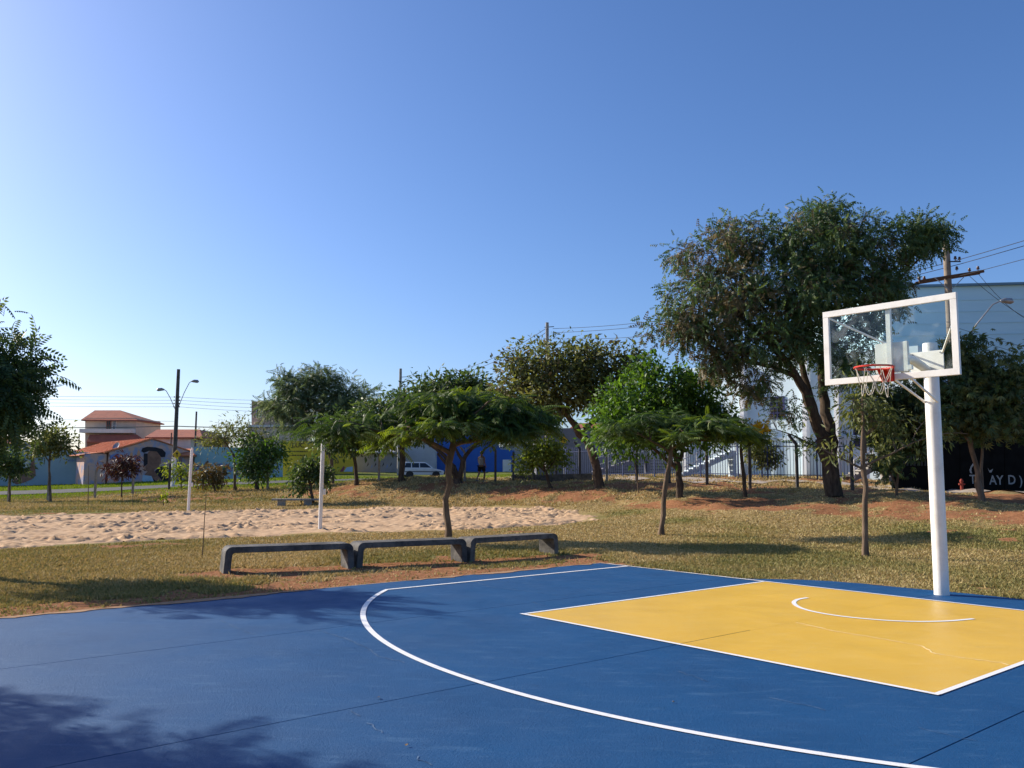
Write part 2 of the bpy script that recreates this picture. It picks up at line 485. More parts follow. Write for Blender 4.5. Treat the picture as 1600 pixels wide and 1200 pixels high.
ribbon('footpath', [gp(-300, 788, 55.5), gp(0, 783, 56), gp(144, 778, 57), gp(236, 772, 60)], 2.0, asphalt, .0, label='grey footpath between two strips of grass')
ribbon('road', [(-72, 67), gp(-200, 777, 68), gp(0, 773, 69), gp(180, 767, 70), gp(360, 758, 70.5), gp(500, 752, 72), gp(640, 749, 75), gp(760, 748, 78), gp(900, 744, 80), (30, 84), (72, 90)], 5.5, asphalt, .06, label='asphalt street beyond the park')
paving = mat('pale_paving', (.42, .36, .30), (.33, .26, .20), .95, 3, .3, 40)
ribbon('pavement', [gp(700, 748, 62), gp(860, 747, 56), gp(1000, 748, 49), gp(1130, 751, 44.8), gp(1250, 753, 43), gp(1340, 756, 42), gp(1480, 768, 36.4), (28, 33), (40, 28)], 2.6, paving, .05, label='pale pavement along the blue fence')

# ------------------------------------------------------------------ basketball court
def court_mat(name, c1, c2, c3, c4, r0=.50, r1=.72, sp=.26, bs=.8):
    m = bpy.data.materials.new(name); m.use_nodes = True
    N, L = m.node_tree.nodes, m.node_tree.links
    b = N['Principled BSDF']
    tc = N.new('ShaderNodeTexCoord')
    def nz(sc, det, ro=.6, st=None):
        n = N.new('ShaderNodeTexNoise'); n.inputs['Scale'].default_value = sc; n.inputs['Detail'].default_value = det; n.inputs['Roughness'].default_value = ro
        if st:
            mp = N.new('ShaderNodeMapping'); mp.inputs['Scale'].default_value = st; mp.inputs['Rotation'].default_value = (0, 0, .7)
            L.new(tc.outputs['Object'], mp.inputs[0]); L.new(mp.outputs[0], n.inputs['Vector'])
        else: L.new(tc.outputs['Object'], n.inputs['Vector'])
        return n.outputs[0]
    def mr(i, a, c_, lo=0., hi=1.):
        r = N.new('ShaderNodeMapRange'); r.inputs[1].default_value = a; r.inputs[2].default_value = c_; r.inputs[3].default_value = lo; r.inputs[4].default_value = hi
        L.new(i, r.inputs[0]); return r.outputs[0]
    def mx(f, a, c_):
        x = N.new('ShaderNodeMix'); x.data_type = 'RGBA'; L.new(f, x.inputs[0])
        for s, v in ((6, a), (7, c_)):
            if isinstance(v, tuple): x.inputs[s].default_value = (*v, 1)
            else: L.new(v, x.inputs[s])
        return x.outputs[2]
    a = mx(mr(nz(.9, 6, .65), .35, .68), c1, c2)
    a = mx(mr(nz(7, 5, .7, (.35, 1.6, 1)), .54, .80, 0, .6), a, c3)
    a = mx(mr(nz(.45, 7, .7), .52, .75, 0, .30), a, c4)
    a = mx(mr(nz(2.3, 6, .75), .62, .72, 0, .4), a, c4)            # scuffs
    a = mx(mr(nz(30, 5, .8), .56, .80, 0, .35), a, c3)
    a = mx(mr(nz(55, 2, .5), .68, .74, 0, .55), a, c3)                            # chalky specks
    L.new(a, b.inputs['Base Color'])
    L.new(mr(nz(1.6, 5), .3, .7, r0, r1), b.inputs['Roughness'])
    b.inputs['Specular IOR Level'].default_value = sp
    bp = N.new('ShaderNodeBump'); bp.inputs['Strength'].default_value = bs; bp.inputs['Distance'].default_value = .008
    L.new(nz(48, 6, .75), bp.inputs['Height']); L.new(bp.outputs[0], b.inputs['Normal'])
    return m
blue_m = court_mat('court_blue', (.005, .060, .168), (.008, .077, .208), (.07, .165, .30), (.004, .036, .09))
yellow_m = court_mat('court_yellow', (.72, .43, .045), (.78, .48, .06), (.80, .56, .17), (.52, .33, .09), .30, .46, .42, .35)
line_m = mat('line_white', (.80, .80, .80), (.42, .48, .56), .6, 9, .1, 90, .4, lo=.56, hi=.82, detail=8)
slab_edge = mat('slab_edge', (.50, .42, .36), (.36, .30, .26), .9, 8)

courto = thing('basketball_court', None, None)
tag(courto, 'blue painted basketball court with yellow key and white lines', kind='structure')
# joints run along the length of the court; their place across it is read off the floor
J1 = sum(uncourt(ground_at(*q))[0] for q in ((300, 1007), (600, 971), (1000, 921))) / 3
J2 = sum(uncourt(ground_at(*q))[0] for q in ((300, 1164), (735, 1068), (1010, 1013))) / 3
J3 = sum(uncourt(ground_at(*q))[0] for q in ((1420, 1194), (1530, 1143))) / 2
pitch_ = (J3 - J1) / 2
edges = [COURT_L, J1, J2, J3, J3 + (J3 - J2), COURT_R]
topx = np.array(apron)
def top_line(x0, x1):
    pts = [(x0, max(0, float(np.interp(x0, topx[:, 0], topx[:, 1], left=0))))]
    for a in apron:
        if x0 < a[0] < x1 and a[1] > 0: pts.append((a[0], a[1]))
    pts.append((x1, max(0, float(np.interp(x1, topx[:, 0], topx[:, 1], left=0)))))
    return pts
G = .0055
for k in range(5):
    x0 = edges[k] + (G if k else 0); x1 = edges[k + 1] - (G if k < 4 else 0)
    poly = [(x0, COURT_B)] + [(x1, COURT_B)] + list(reversed(top_line(x0, x1)))
    mb = MB(); n = len(poly)
    V = [court(p[0], p[1], 0) for p in poly] + [court(p[0], p[1], -.14) for p in poly]
    mb.add(V, [tuple(range(n)), tuple(range(2 * n - 1, n - 1, -1))] + [(i, i + n, (i + 1) % n + n, (i + 1) % n) for i in range(n)])
    mb.build('slab', blue_m, courto)
bed = MB(); poly = [(COURT_L + .05, COURT_B + .05), (COURT_R - .05, COURT_B + .05), (COURT_R - .05, -.1), (COURT_L + .05, -.1)]
bed.sheet([court(p[0], p[1], -.035) for p in poly]); bed.build('joint_bed', mat('joint_filler', (.006, .022, .055), None, .9), courto)

def strip(a, c, w, z, name, m, parent=courto):
    a = Vector(a); c = Vector(c); d = (c - a).normalized(); s = Vector((-d.y, d.x)) * w / 2
    mb = MB(); mb.sheet([court(*(p), z) for p in (a + s, a - s, c - s, c + s)]); return mb.build(name, m, parent)
def curve_strip(pts, w, z, name, m, taper=None):
    mb = MB(); V = []
    for i, p in enumerate(pts):
        t = (Vector(pts[min(i + 1, len(pts) - 1)]) - Vector(pts[max(i - 1, 0)])).normalized(); s = Vector((-t.y, t.x)) * w / 2 * (taper(i / (len(pts) - 1)) if taper else 1)
        V += [court(p[0] + s.x, p[1] + s.y, z), court(p[0] - s.x, p[1] - s.y, z)]
    mb.add(V, [(2 * i, 2 * i + 1, 2 * i + 3, 2 * i + 2) for i in range(len(pts) - 1)])
    return mb.build(name, m, courto)
KW, KD = 4.699, 4.9067
mb = MB()
mb.sheet([court(x, y, .003) for x, y in ((-KW / 2, 0), (J2 - G, 0), (J2 - G, -KD), (-KW / 2, -KD))]) if -KW / 2 < J2 < KW / 2 else None
mb.sheet([court(x, y, .003) for x, y in (((J2 + G) if -KW / 2 < J2 < KW / 2 else -KW / 2, 0), (KW / 2, 0), (KW / 2, -KD), ((J2 + G) if -KW / 2 < J2 < KW / 2 else -KW / 2, -KD))])
mb.build('key_paint', yellow_m, courto)
# the joint is painted over towards the baseline
jy = uncourt(ground_at(1172, 985))[1]
MB().sheet([court(x, y, .0036) for x, y in ((J2 - .02, 0), (J2 + .02, 0), (J2 + .02, jy), (J2 - .02, jy))]).build('painted_joint', yellow_m, courto)
lw = .05
strip((-KW / 2, -lw / 2), (-KW / 2, -KD), lw, .0062, 'key_side_line', line_m)
strip((KW / 2, -lw / 2), (KW / 2, -KD), lw, .0062, 'key_side_line', line_m)
strip((-KW / 2 - lw / 2, -KD), (KW / 2 + lw / 2, -KD), lw, .0085, 'free_throw_line', line_m)
strip((COURT_L, -.02), (COURT_R, -.02), lw, .0085, 'baseline', line_m)
strip((COURT_L + .012, 0), (COURT_L + .012, COURT_B), .024, .004, 'slab_edge_strip', slab_edge)
# three-point line: a straight run, then an arc
R3, YC, X3 = 6.899, -.4056, 5.1328
th0 = math.acos(-X3 / R3)
P3 = [(-X3, 0), (-X3, -1.2), (-X3, -2.4)]
arc = [(R3 * math.cos(t), YC - R3 * math.sin(t)) for t in np.linspace(th0, math.pi - th0, 90)]
P3 = [(-X3, y) for y in np.linspace(-.04, arc[0][1] + .4, 8)] + arc + [(X3, y) for y in np.linspace(arc[-1][1] + .4, -.04, 8)]
curve_strip(P3, .062, .0058, 'three_point_line', line_m)
rim_y = -.6074 - .375
q0 = uncourt(ground_at(1258, 937)); q1 = uncourt(ground_at(1240, 943)); q2 = uncourt(ground_at(1380, 969)); q3 = uncourt(ground_at(1521, 968))
arc_pts = [uncourt(ground_at(*q)) for q in ((1262, 934.6), (1248, 936.5), (1240, 940.5), (1241, 945), (1252, 951.5), (1275, 957.5), (1310, 963.2), (1350, 967.5), (1395, 971), (1440, 972.2), (1480, 971.3), (1505, 969.2), (1521, 967.6))]
for _ in range(2):
    new = []
    for i in range(len(arc_pts) - 1):
        a, c = Vector(arc_pts[i]), Vector(arc_pts[i + 1]); new += [a.lerp(c, .25), a.lerp(c, .75)]
    arc_pts = [Vector(arc_pts[0])] + new + [Vector(arc_pts[-1])]
curve_strip([tuple(p) for p in arc_pts], .055, .0072, 'restricted_arc_line', line_m)

crack_pale = mat('crack_pale', (.17, .26, .38), (.02, .06, .14), .9, 9, lo=.4, hi=.6)
crack_yellow = mat('crack_yellow', (.92, .80, .48), (.85, .66, .28), .9, 12)
crack_dark = mat('crack_dark', (.01, .015, .03), None, .9)
def crack(px, m, w=.009, gaps=.45, jit=.007, z=.0045):
    pts = [Vector(uncourt(ground_at(*q))) for q in px]
    line = []
    for a, c in zip(pts[:-1], pts[1:]):
        k = max(2, int((c - a).length / .05)); line += [a.lerp(c, i / k) for i in range(k)]
    line = [p + Vector((random.gauss(0, jit), random.gauss(0, jit))) for p in line]
    mb = MB(); on = True
    for i in range(len(line) - 1):
        if random.random() < .18: on = random.random() > gaps
        if not on: continue
        a, c = line[i], line[i + 1]; d = (c - a); d = d.normalized() if d.length > 1e-6 else Vector((1, 0)); s = Vector((-d.y, d.x)); w0, w1 = (w * random.uniform(.3, 1) for _ in '12')
        mb.sheet([court(*(p), z) for p in (a + s * w0 / 2, a - s * w0 / 2, c - s * w1 / 2, c + s * w1 / 2)])
    if mb.v: mb.build('crack', m, courto)
crack([(345, 970), (385, 988), (405, 994)], crack_pale)
crack([(497, 985), (540, 998), (575, 1014), (590, 1026), (640, 1037)], crack_pale)
crack([(548, 1110), (580, 1133), (610, 1158), (632, 1168), (655, 1186), (680, 1200)], crack_pale, .010, .35)
crack([(580, 953), (612, 958), (640, 964)], crack_pale)
crack([(745, 910), (765, 917), (830, 925), (892, 932)], crack_pale, .010, .3)
crack([(830, 941), (852, 947), (870, 949)], crack_pale)
crack([(720, 1052), (760, 1062)], crack_pale)
crack([(1060, 1050), (1120, 1070), (1200, 1090), (1290, 1110), (1360, 1122), (1420, 1135), (1480, 1148), (1600, 1175)], crack_pale, .009, .4)
crack([(1243, 973), (1300, 986), (1360, 996), (1440, 1010), (1460, 1022), (1500, 1028), (1560, 1036), (1585, 1042)], crack_yellow, .022, .06, .008, .0062)

# soil and grit washed over the slab's edge
fr_ = MB(); ysl = np.arange(-15.5, -.05, .06)
wdt = np.maximum(0, (fbm(ysl * 1.3 + 5, ysl * 0 + 2, 4) - .47)) * .55 + np.maximum(0, fbm(ysl * 9, ysl * 0 + 7, 2) - .6) * .12
for k in range(len(ysl) - 1):
    if wdt[k] > .004 or wdt[k + 1] > .004:
        fr_.sheet([court(COURT_L - .01, ysl[k], .0065), court(COURT_L + wdt[k], ysl[k], .0065), court(COURT_L + wdt[k + 1], ysl[k + 1], .0065), court(COURT_L - .01, ysl[k + 1], .0065)])
xsl = np.arange(COURT_L, COURT_R, .06); topz = np.array([max(0, float(np.interp(x_, topx[:, 0], topx[:, 1], left=0))) for x_ in xsl])
wdt = np.maximum(0, (fbm(xsl * 1.1 + 15, xsl * 0 + 4, 4) - .5)) * .5 + np.maximum(0, fbm(xsl * 9, xsl * 0 + 9, 2) - .55) * .12
for k in range(len(xsl) - 1):
    if wdt[k] > .004: fr_.sheet([court(xsl[k], topz[k] + .01, .0095), court(xsl[k], topz[k] - wdt[k], .0095), court(xsl[k + 1], topz[k + 1] - wdt[k + 1], .0095), court(xsl[k + 1], topz[k + 1] + .01, .0095)])
tag(fr_.build('soil_fringe', mat('washed_soil', (.30, .16, .085), (.38, .24, .14), 1.0, 14), courto), kind='stuff')
# chips and fallen leaves on the paint
litter_m = mat('dry_leaf_litter', (.20, .11, .05), (.30, .2, .09), .9, 4)
for px, py, lab in ((592, 1091, 'tiny dry leaf above the long joint in the blue paint'), (636, 1166, 'tiny dry leaf at the crack near the bottom edge'), (1052, 1098, 'tiny dry leaf between the key and the three-point line')):
    p = ground_at(px, py, .004); k = random.uniform(.012, .02)
    V = [Vector((p.x + k * math.cos(a) * random.uniform(.5, 1.1), p.y + k * math.sin(a) * random.uniform(.5, 1.1), .006 + random.uniform(0, .012))) for a in np.linspace(0, 5.2, 6)]
    o = MB().add(V + [Vector((p.x, p.y, .018))], [(i, (i + 1) % 6, 6) for i in range(6)]).build('fallen_leaf', litter_m)
    tag(o, lab, 'leaf', 'fallen leaves on the court')
#NEXT
# ------------------------------------------------------------------ basketball goal (local X = along the baseline, local Y = away from the court)
hoop = thing('basketball_goal', 'white steel basketball goal with glass backboard and red rim behind the yellow key', 'basketball hoop', court(0, .6623, 0), COURT_ROT)
YB = -.6074 - .6623                          # front plane of the board, from the post
ZB, HB, HW = 2.8627, 1.0326, .9
MB().lathe([(.098, -.1), (.098, 3.47), (.094, 3.482)], 28).build('post', white_steel, hoop, True)
MB().lathe([(.10, 0), (.10, .012)], 28).build('base_collar', white_steel, hoop, True)
fw = .082
fr = MB()
fr.box((0, YB + .025, ZB + fw / 2), (2 * HW, .05, fw)); fr.box((0, YB + .025, ZB + HB - fw / 2), (2 * HW, .05, fw))
fr.box((-HW + fw / 2, YB + .025, ZB + HB / 2), (fw, .046, HB - 2 * fw)); fr.box((HW - fw / 2, YB + .025, ZB + HB / 2), (fw, .046, HB - 2 * fw))
board = fr.build('backboard', white_steel, hoop, bevel=.004)
gl = bpy.data.materials.new('board_glass'); gl.use_nodes = True
N, L = gl.node_tree.nodes, gl.node_tree.links
N.remove(N['Principled BSDF'])
tr = N.new('ShaderNodeBsdfTransparent'); tr.inputs[0].default_value = (.95, .985, .975, 1)
gs = N.new('ShaderNodeBsdfGlossy'); gs.inputs['Roughness'].default_value = .04
df = N.new('ShaderNodeBsdfDiffuse'); df.inputs[0].default_value = (.7, .78, .78, 1)
fac = N.new('ShaderNodeLayerWeight'); fac.inputs[0].default_value = .5
pw_ = N.new('ShaderNodeMath'); pw_.operation = 'POWER'; pw_.inputs[1].default_value = 4.0; L.new(fac.outputs['Facing'], pw_.inputs[0])
lwt = N.new('ShaderNodeMapRange'); lwt.inputs[3].default_value = .025; lwt.inputs[4].default_value = .6; L.new(pw_.outputs[0], lwt.inputs[0])
nz = N.new('ShaderNodeTexNoise'); nz.inputs['Scale'].default_value = 3.5; nz.inputs['Detail'].default_value = 6; nz.inputs['Distortion'].default_value = 1.5
tcg = N.new('ShaderNodeTexCoord'); L.new(tcg.outputs['Object'], nz.inputs['Vector'])
mrg = N.new('ShaderNodeMapRange'); mrg.inputs[1].default_value = .48; mrg.inputs[2].default_value = .72; mrg.inputs[4].default_value = .10; L.new(nz.outputs[0], mrg.inputs[0])
m1 = N.new('ShaderNodeMixShader'); m2 = N.new('ShaderNodeMixShader')
L.new(mrg.outputs[0], m1.inputs[0]); L.new(tr.outputs[0], m1.inputs[1]); L.new(df.outputs[0], m1.inputs[2])
L.new(lwt.outputs[0], m2.inputs[0]); L.new(m1.outputs[0], m2.inputs[1]); L.new(gs.outputs[0], m2.inputs[2])
L.new(m2.outputs[0], N['Material Output'].inputs[0])
MB().box((0, YB + .026, ZB + HB / 2), (2 * HW - 2 * fw + .012, .012, HB - 2 * fw + .012)).build('glass_pane', gl, board)
MB().box((0, YB + .075, ZB + HB / 2), (.06, .05, HB - .02)).build('centre_strut', white_steel, board)
MB().box((0, YB + .13, ZB + .31), (.44, .05, .40)).build('mounting_box', white_steel, board, bevel=.006)
MB().box((.245, YB + .11, ZB + .16), (.05, .05, .06)).build('bracket', white_steel, board)
# arm from the post to the board
arm = MB(); arm.tube([(0, -.05, ZB + .20), (0, -.28, ZB + .27), (0, -.55, ZB + .33), (0, YB + .15, ZB + .34)], .06, 14)
arm.build('arm', white_steel, hoop, True)
MB().box((0, -.112, ZB + .325), (.46, .012, .34)).build('post_plate', white_steel, hoop, bevel=.003)
for bx_ in (-.19, .19):
    for bz_ in (.19, .46): MB().lathe([(.012, -.004), (.012, .01)], 8).build('bolt', grey_metal, hoop).matrix_basis = Matrix.Translation((bx_, -.119, ZB + bz_)) @ Matrix.Rotation(math.pi / 2, 4, 'X')
for sx in (-1, 1):
    MB().bar((sx * .21, -.10, ZB + .46), (sx * (HW - .05), YB + .06, ZB + HB - .30 + (.22 if sx < 0 else 0)), .022).build('brace', white_steel, hoop)
    MB().bar((sx * .085, -.02, ZB - .22), (sx * .12, YB + .12, ZB + .14), .024).build('brace', white_steel, hoop)
# rim
ZR = ZB + .14
RC = (0, YB - .375, ZR)
rm = MB(); rm.tube([(RC[0] + .235 * math.cos(a), RC[1] + .235 * math.sin(a), ZR) for a in np.linspace(0, 2 * math.pi, 33)[:-1]], .013, 8, closed=True)
rm.prism([(YB - .165, ZR + .012), (YB, ZR + .02), (YB, ZR - .16), (YB - .03, ZR - .15), (YB - .15, ZR - .02)], .012, 'X', -.07)
rm.prism([(YB - .165, ZR + .012), (YB, ZR + .02), (YB, ZR - .16), (YB - .03, ZR - .15), (YB - .15, ZR - .02)], .012, 'X', .058)
rm.box((0, YB - .075, ZR), (.15, .15, .012)); rm.box((0, YB - .006, ZR - .07), (.17, .012, .18))
rim = rm.build('rim', red_paint, hoop, True)
net_m = mat('net_cord', (.62, .58, .48), (.5, .46, .38), .9, 30)
nt = MB(); NS = 8
for k in range(NS):
    a = 2 * math.pi * k / NS; a2 = 2 * math.pi * (k + 1) / NS; am = (a + a2) / 2
    r1 = .17 + random.uniform(-.01, .01); d1 = .21 + random.uniform(-.03, .03)
    top = (RC[0] + .228 * math.cos(a), RC[1] + .228 * math.sin(a), ZR - .012); top2 = (RC[0] + .228 * math.cos(a2), RC[1] + .228 * math.sin(a2), ZR - .012)
    mid = (RC[0] + r1 * math.cos(am), RC[1] + r1 * math.sin(am), ZR - d1)
    nt.tube([top, tuple((t * .5 + m * .5 + o) for t, m, o in zip(top, mid, (0, 0, -.01))), mid], .0042, 5)
    if k % 3: nt.tube([top2, tuple((t * .5 + m * .5 + o) for t, m, o in zip(top2, mid, (0, 0, -.01))), mid], .0042, 5)
    am2 = am + 2 * math.pi / NS
    pts = []
    for t in np.linspace(0, 1, 9):
        aa = am + (am2 - am) * t; rr = .155; pts.append((RC[0] + rr * math.cos(aa), RC[1] + rr * math.sin(aa), ZR - d1 - .15 * (1 - (2 * t - 1) ** 2)))
    if k % 4 != 3: nt.tube(pts, .0045, 5)
nt.build('net', net_m, hoop, True)

# ------------------------------------------------------------------ concrete benches
def bench(a, c, label, hgt=.44, bm_=None):
    concrete_dark = bm_ or MATS['weathered_concrete']
    a = Vector(a); c = Vector(c); d = c - a; Lb = d.length
    zz = min(tz(a.x, a.y), tz(c.x, c.y))
    b = thing('concrete_bench', label, 'bench', (a.x, a.y, zz), math.atan2(d.y, d.x), 'concrete benches beside the court')
    r = .11; th = .10; wd = .48
    out = [(r - r * math.cos(t), hgt - r + r * math.sin(t)) for t in np.linspace(0, math.pi / 2, 7)]
    ri = .05
    inn = [(th + .01 + ri - ri * math.cos(t), hgt - th - ri + ri * math.sin(t)) for t in np.linspace(0, math.pi / 2, 6)]
    leg = [(-.03, -.1)] + out + [(Lb * .12, hgt), (Lb * .12, hgt - th)] + inn[::-1] + [(th - .015, -.1)]
    mir = [(Lb - x, z) for x, z in leg]
    MB().prism(leg, wd, 'Y', 0).build('leg', concrete_dark, b, True, .008)
    MB().prism(mir[::-1], wd, 'Y', 0).build('leg', concrete_dark, b, True, .008)
    MB().prism([(Lb * .12, hgt - th), (Lb * .88, hgt - th), (Lb * .88, hgt), (Lb * .12, hgt)], wd, 'Y', 0).build('seat', concrete_dark, b, False, .008)
    return b
bench(ground_at(351, 895)[:2], ground_at(552, 886)[:2], 'leftmost of the three grey concrete benches beside the court', .44, mat('bench_concrete_stained', (.16, .15, .14), (.028, .03, .034), .85, 3.1, .7, 38, lo=.32, hi=.66, detail=9))
bench(ground_at(559, 884.5)[:2], ground_at(729, 875.5)[:2], 'middle concrete bench in the row of three beside the court')
bench(ground_at(736, 874.5)[:2], ground_at(872, 864)[:2], 'rightmost concrete bench, nearest the court corner', .44, mat('bench_concrete_worn', (.17, .155, .135), (.04, .038, .036), .9, 6.3, .7, 44, lo=.36, hi=.7, detail=9))
p = at(424, 789, 45); q = at(503, 787, 45.5)
def far_bench():
    a, c = Vector((p.x, p.y)), Vector((q.x, q.y)); d = c - a; Lb = d.length
    b = thing('low_bench', 'low concrete slab bench on two blocks beyond the sand', 'bench', (a.x, a.y, tz(a.x, a.y) + .02), math.atan2(d.y, d.x))
    n = 5
    for k in range(n):
        MB().box((Lb * (k + .5) / n, 0, .36), (Lb / n - .02, .6, .09)).build('seat', concrete, b, bevel=.01)
    for k in (.2, .72): MB().box((Lb * k, 0, .13), (.4, .45, .37)).build('leg', concrete, b)
far_bench()

# ------------------------------------------------------------------ volleyball posts
def vpost(base, top, D, label):
    b = at(*base, D); t = at(*top, D); z0 = tz(b.x, b.y)
    o = thing('volleyball_post', label, 'post', (b.x, b.y, z0), 0, 'volleyball posts in the sand')
    e = (t.x - b.x, 0, t.z - z0); u = lambda k: (e[0] * k, 0, e[2] * k)
    MB().tube([(0, 0, -.3), u(.5), u(.965)], .058, 14).build('pole', white_paint, o, True)
    MB().tube([u(.965), u(1.0)], [.03, .025], 10).build('cap', white_paint, o, True)
    MB().box((e[0] * .42 + .09, 0, e[2] * .42), (.08, .09, .17)).build('winch', white_paint, o, bevel=.01)
    MB().tube([(e[0] * .9 + .055, -.02, e[2] * .9), (e[0] * .9 + .1, -.02, e[2] * .9 + .02), (e[0] * .9 + .1, -.02, e[2] * .9 + .06)], .008, 6).build('hook', grey_metal, o)
vpost((500, 826), (505, 688), 25.6, 'white volleyball post on the near side of the sand')
vpost((294, 801), (300, 699), 36.4, 'white volleyball post on the far left side of the sand')

# ------------------------------------------------------------------ grass
def grass(name, n, x0, x1, y0, y1, h, label, power=2.0):
    u = rng.random(n * 3); yy = (y0 ** (1 - power) + u * (y1 ** (1 - power) - y0 ** (1 - power))) ** (1 / (1 - power))
    xx = (rng.random(n * 3) * (x1 - x0) + x0) * (.35 + .65 * yy / y1)
    ok = ~in_court(xx, yy, -.02)[0] & ~in_poly(xx, yy, sand_poly)
    xx, yy = xx[ok], yy[ok]
    d, g_ = cover(xx, yy)
    nn = fbm(xx * 3.1 + 5, yy * 3.1, 3)
    keep = rng.random(len(xx)) > np.clip(d * 1.25 + (nn - .5) * .9, 0, .97)
    xx, yy, g_, nn = (a[keep][:n] for a in (xx, yy, g_, nn))
    m = len(xx); zz = terrain(xx, yy)
    ang = rng.random(m) * 2 * math.pi; hh = h * (.5 + rng.random(m)) * (.45 + 1.0 * nn) * (1 + .3 * g_); wv = (.006 + .009 * rng.random(m)) * (1 + yy / 18)
    lean = hh * (.3 + 1.1 * rng.random(m)); la = rng.random(m) * 2 * math.pi
    P0 = np.c_[xx - np.cos(ang) * wv, yy - np.sin(ang) * wv, zz - .01]
    P1 = np.c_[xx + np.cos(ang) * wv, yy + np.sin(ang) * wv, zz - .01]
    P2 = np.c_[xx + np.cos(la) * lean, yy + np.sin(la) * lean, zz + hh]
    V = np.stack([P0, P1, P2], 1).reshape(-1, 3)
    me = raw_mesh(name, V, 3, np.arange(3 * m))
    a = me.attributes.new('v', 'FLOAT', 'FACE')
    val = np.clip((.38 + .12 * nn) * (1 - g_) + .62 * rng.random(m) ** 1.2 * (1 - .55 * g_), 0, 1)
    a.data.foreach_set('value', val.astype(np.float32))
    o = link_mesh(name, me, grass_m)
    return tag(o, label, 'grass', kind='stuff')
grass_m = leaf_mat('grass_blade', (.10, .14, .03), (.34, .27, .105), (.58, .47, .25), .22, .85)
grass('grass', 480000, -26, 22, 9, 44, .034, 'short dry yellow grass covering the lawn and bank', 2.2)
grass('bank_grass', 150000, -46, 26, 38, 62, .085, 'coarser dry grass on the bank and beyond the sand', 1.5)
# lusher verge beyond the road
def verge():
    n = 70000
    xx = rng.random(n) * 62 - 62; yy = 57 + rng.random(n) * 24
    zz = terrain(xx, yy)
    ang = rng.random(n) * 6.28; hh = .05 + .11 * rng.random(n); wv = .025 + .03 * rng.random(n)
    V = np.stack([np.c_[xx - np.cos(ang) * wv, yy - np.sin(ang) * wv, zz], np.c_[xx + np.cos(ang) * wv, yy + np.sin(ang) * wv, zz], np.c_[xx, yy, zz + hh]], 1)
    road = np.zeros(n, bool)
    rp = [gp(-200, 777, 68), gp(0, 773, 69), gp(180, 767, 70), gp(360, 758, 70.5), gp(500, 752, 72), gp(640, 749, 75)]
    for a, c in zip(rp[:-1], rp[1:]): road |= seg_dist(xx, yy, a, c) < 3.1
    fp = [gp(-300, 788, 55.5), gp(0, 783, 56), gp(144, 778, 57), gp(236, 772, 60)]
    for a, c in zip(fp[:-1], fp[1:]): road |= seg_dist(xx, yy, a, c) < 1.2
    V = V[~road].reshape(-1, 3)
    me = raw_mesh('verge_grass', V, 3, np.arange(len(V)))
    a = me.attributes.new('v', 'FLOAT', 'FACE'); a.data.foreach_set('value', (rng.random(len(V) // 3) * .5).astype(np.float32))
    tag(link_mesh('verge_grass', me, leaf_mat('verge_blade', (.10, .17, .02), (.17, .24, .035), (.28, .30, .07), .3, .8)), 'lush green grass on the verges beside the street', 'grass', kind='stuff')
verge()

# ------------------------------------------------------------------ trees
def leaf_template(kind):
    V = []; Fs = []
    def rh(base, d, n, l, w, bend=0.0):
        d = Vector(d).normalized(); s = d.cross(Vector(n)).normalized(); nn = s.cross(d)
        b = Vector(base); i = len(V)
        m = b + d * l * .45 - nn * bend * .3 * l
        t = b + d * l - nn * bend * l
        V.extend([b, m + s * w / 2 + nn * w * .12, t, m - s * w / 2 + nn * w * .12])
        Fs.extend([(i, i + 2, i + 1), (i, i + 3, i + 2)])
    if kind == 'broad': rh((0, 0, 0), (1, 0, 0), (0, 0, 1), 1, .46, .15)
    elif kind == 'long': rh((0, 0, 0), (1, 0, 0), (0, 0, 1), 1, .28, .3)
    elif kind == 'palmate':
        for k in range(7):
            a = -2.1 + 4.2 * k / 6; rh((0, 0, 0), (math.cos(a), math.sin(a), -.45), (0, 0, 1), .55 + .45 * math.cos(a * .5), .22, .35)
    elif kind == 'spray':
        for k in range(4):
            t = (k + .7) / 4; z = -.35 * t * t
            for s in (-1, 1): rh((t, 0, z), (.7, s, -.5 - .3 * t), (0, 0, 1), .42 * (1 - .3 * t), .20, .3)
        rh((1, 0, -.35), (1, 0, -.9), (0, 0, 1), .4, .18, .2)
    elif kind in ('pinnate', 'feather'):
        np_ = 6 if kind == 'pinnate' else 9
        for k in range(np_):
            t = (k + .6) / np_; x = t; z = -.32 * t * t
            ll = (.34 if kind == 'pinnate' else .36) * (1 - .65 * abs(t - .42) ** 1.3); ww = .13 if kind == 'pinnate' else .075
            for s in (-1, 1): rh((x, 0, z), (.55, s, -.28 - .4 * t), (0, 0, 1), ll, ww, .25)
        rh((1, 0, -.32), (1, 0, -.7), (0, 0, 1), .25, .1, .1)
    return np.array([tuple(p) for p in V]), np.array(Fs)
TPL = {k: leaf_template(k) for k in ('broad', 'long', 'palmate', 'spray', 'pinnate', 'feather')}
def unit(a): return a / np.maximum(np.linalg.norm(a, axis=1, keepdims=True), 1e-9)

def crown_mesh(name, P, d, nrm, s, kind, val):
    T, Fs = TPL[kind]
    x = unit(d); z = nrm - x * (nrm * x).sum(1, keepdims=True); z = unit(z); y = np.cross(z, x)
    V = P[:, None] + s[:, None, None] * (T[None, :, 0:1] * x[:, None] + T[None, :, 1:2] * y[:, None] + T[None, :, 2:3] * z[:, None])
    n, k = len(P), len(T)
    idx = (Fs[None] + (np.arange(n) * k)[:, None, None]).reshape(-1)
    me = raw_mesh(name, V.reshape(-1, 3), 3, idx)
    a = me.attributes.new('v', 'FLOAT', 'FACE'); a.data.foreach_set('value', np.repeat(val, len(Fs)).astype(np.float32))
    return me

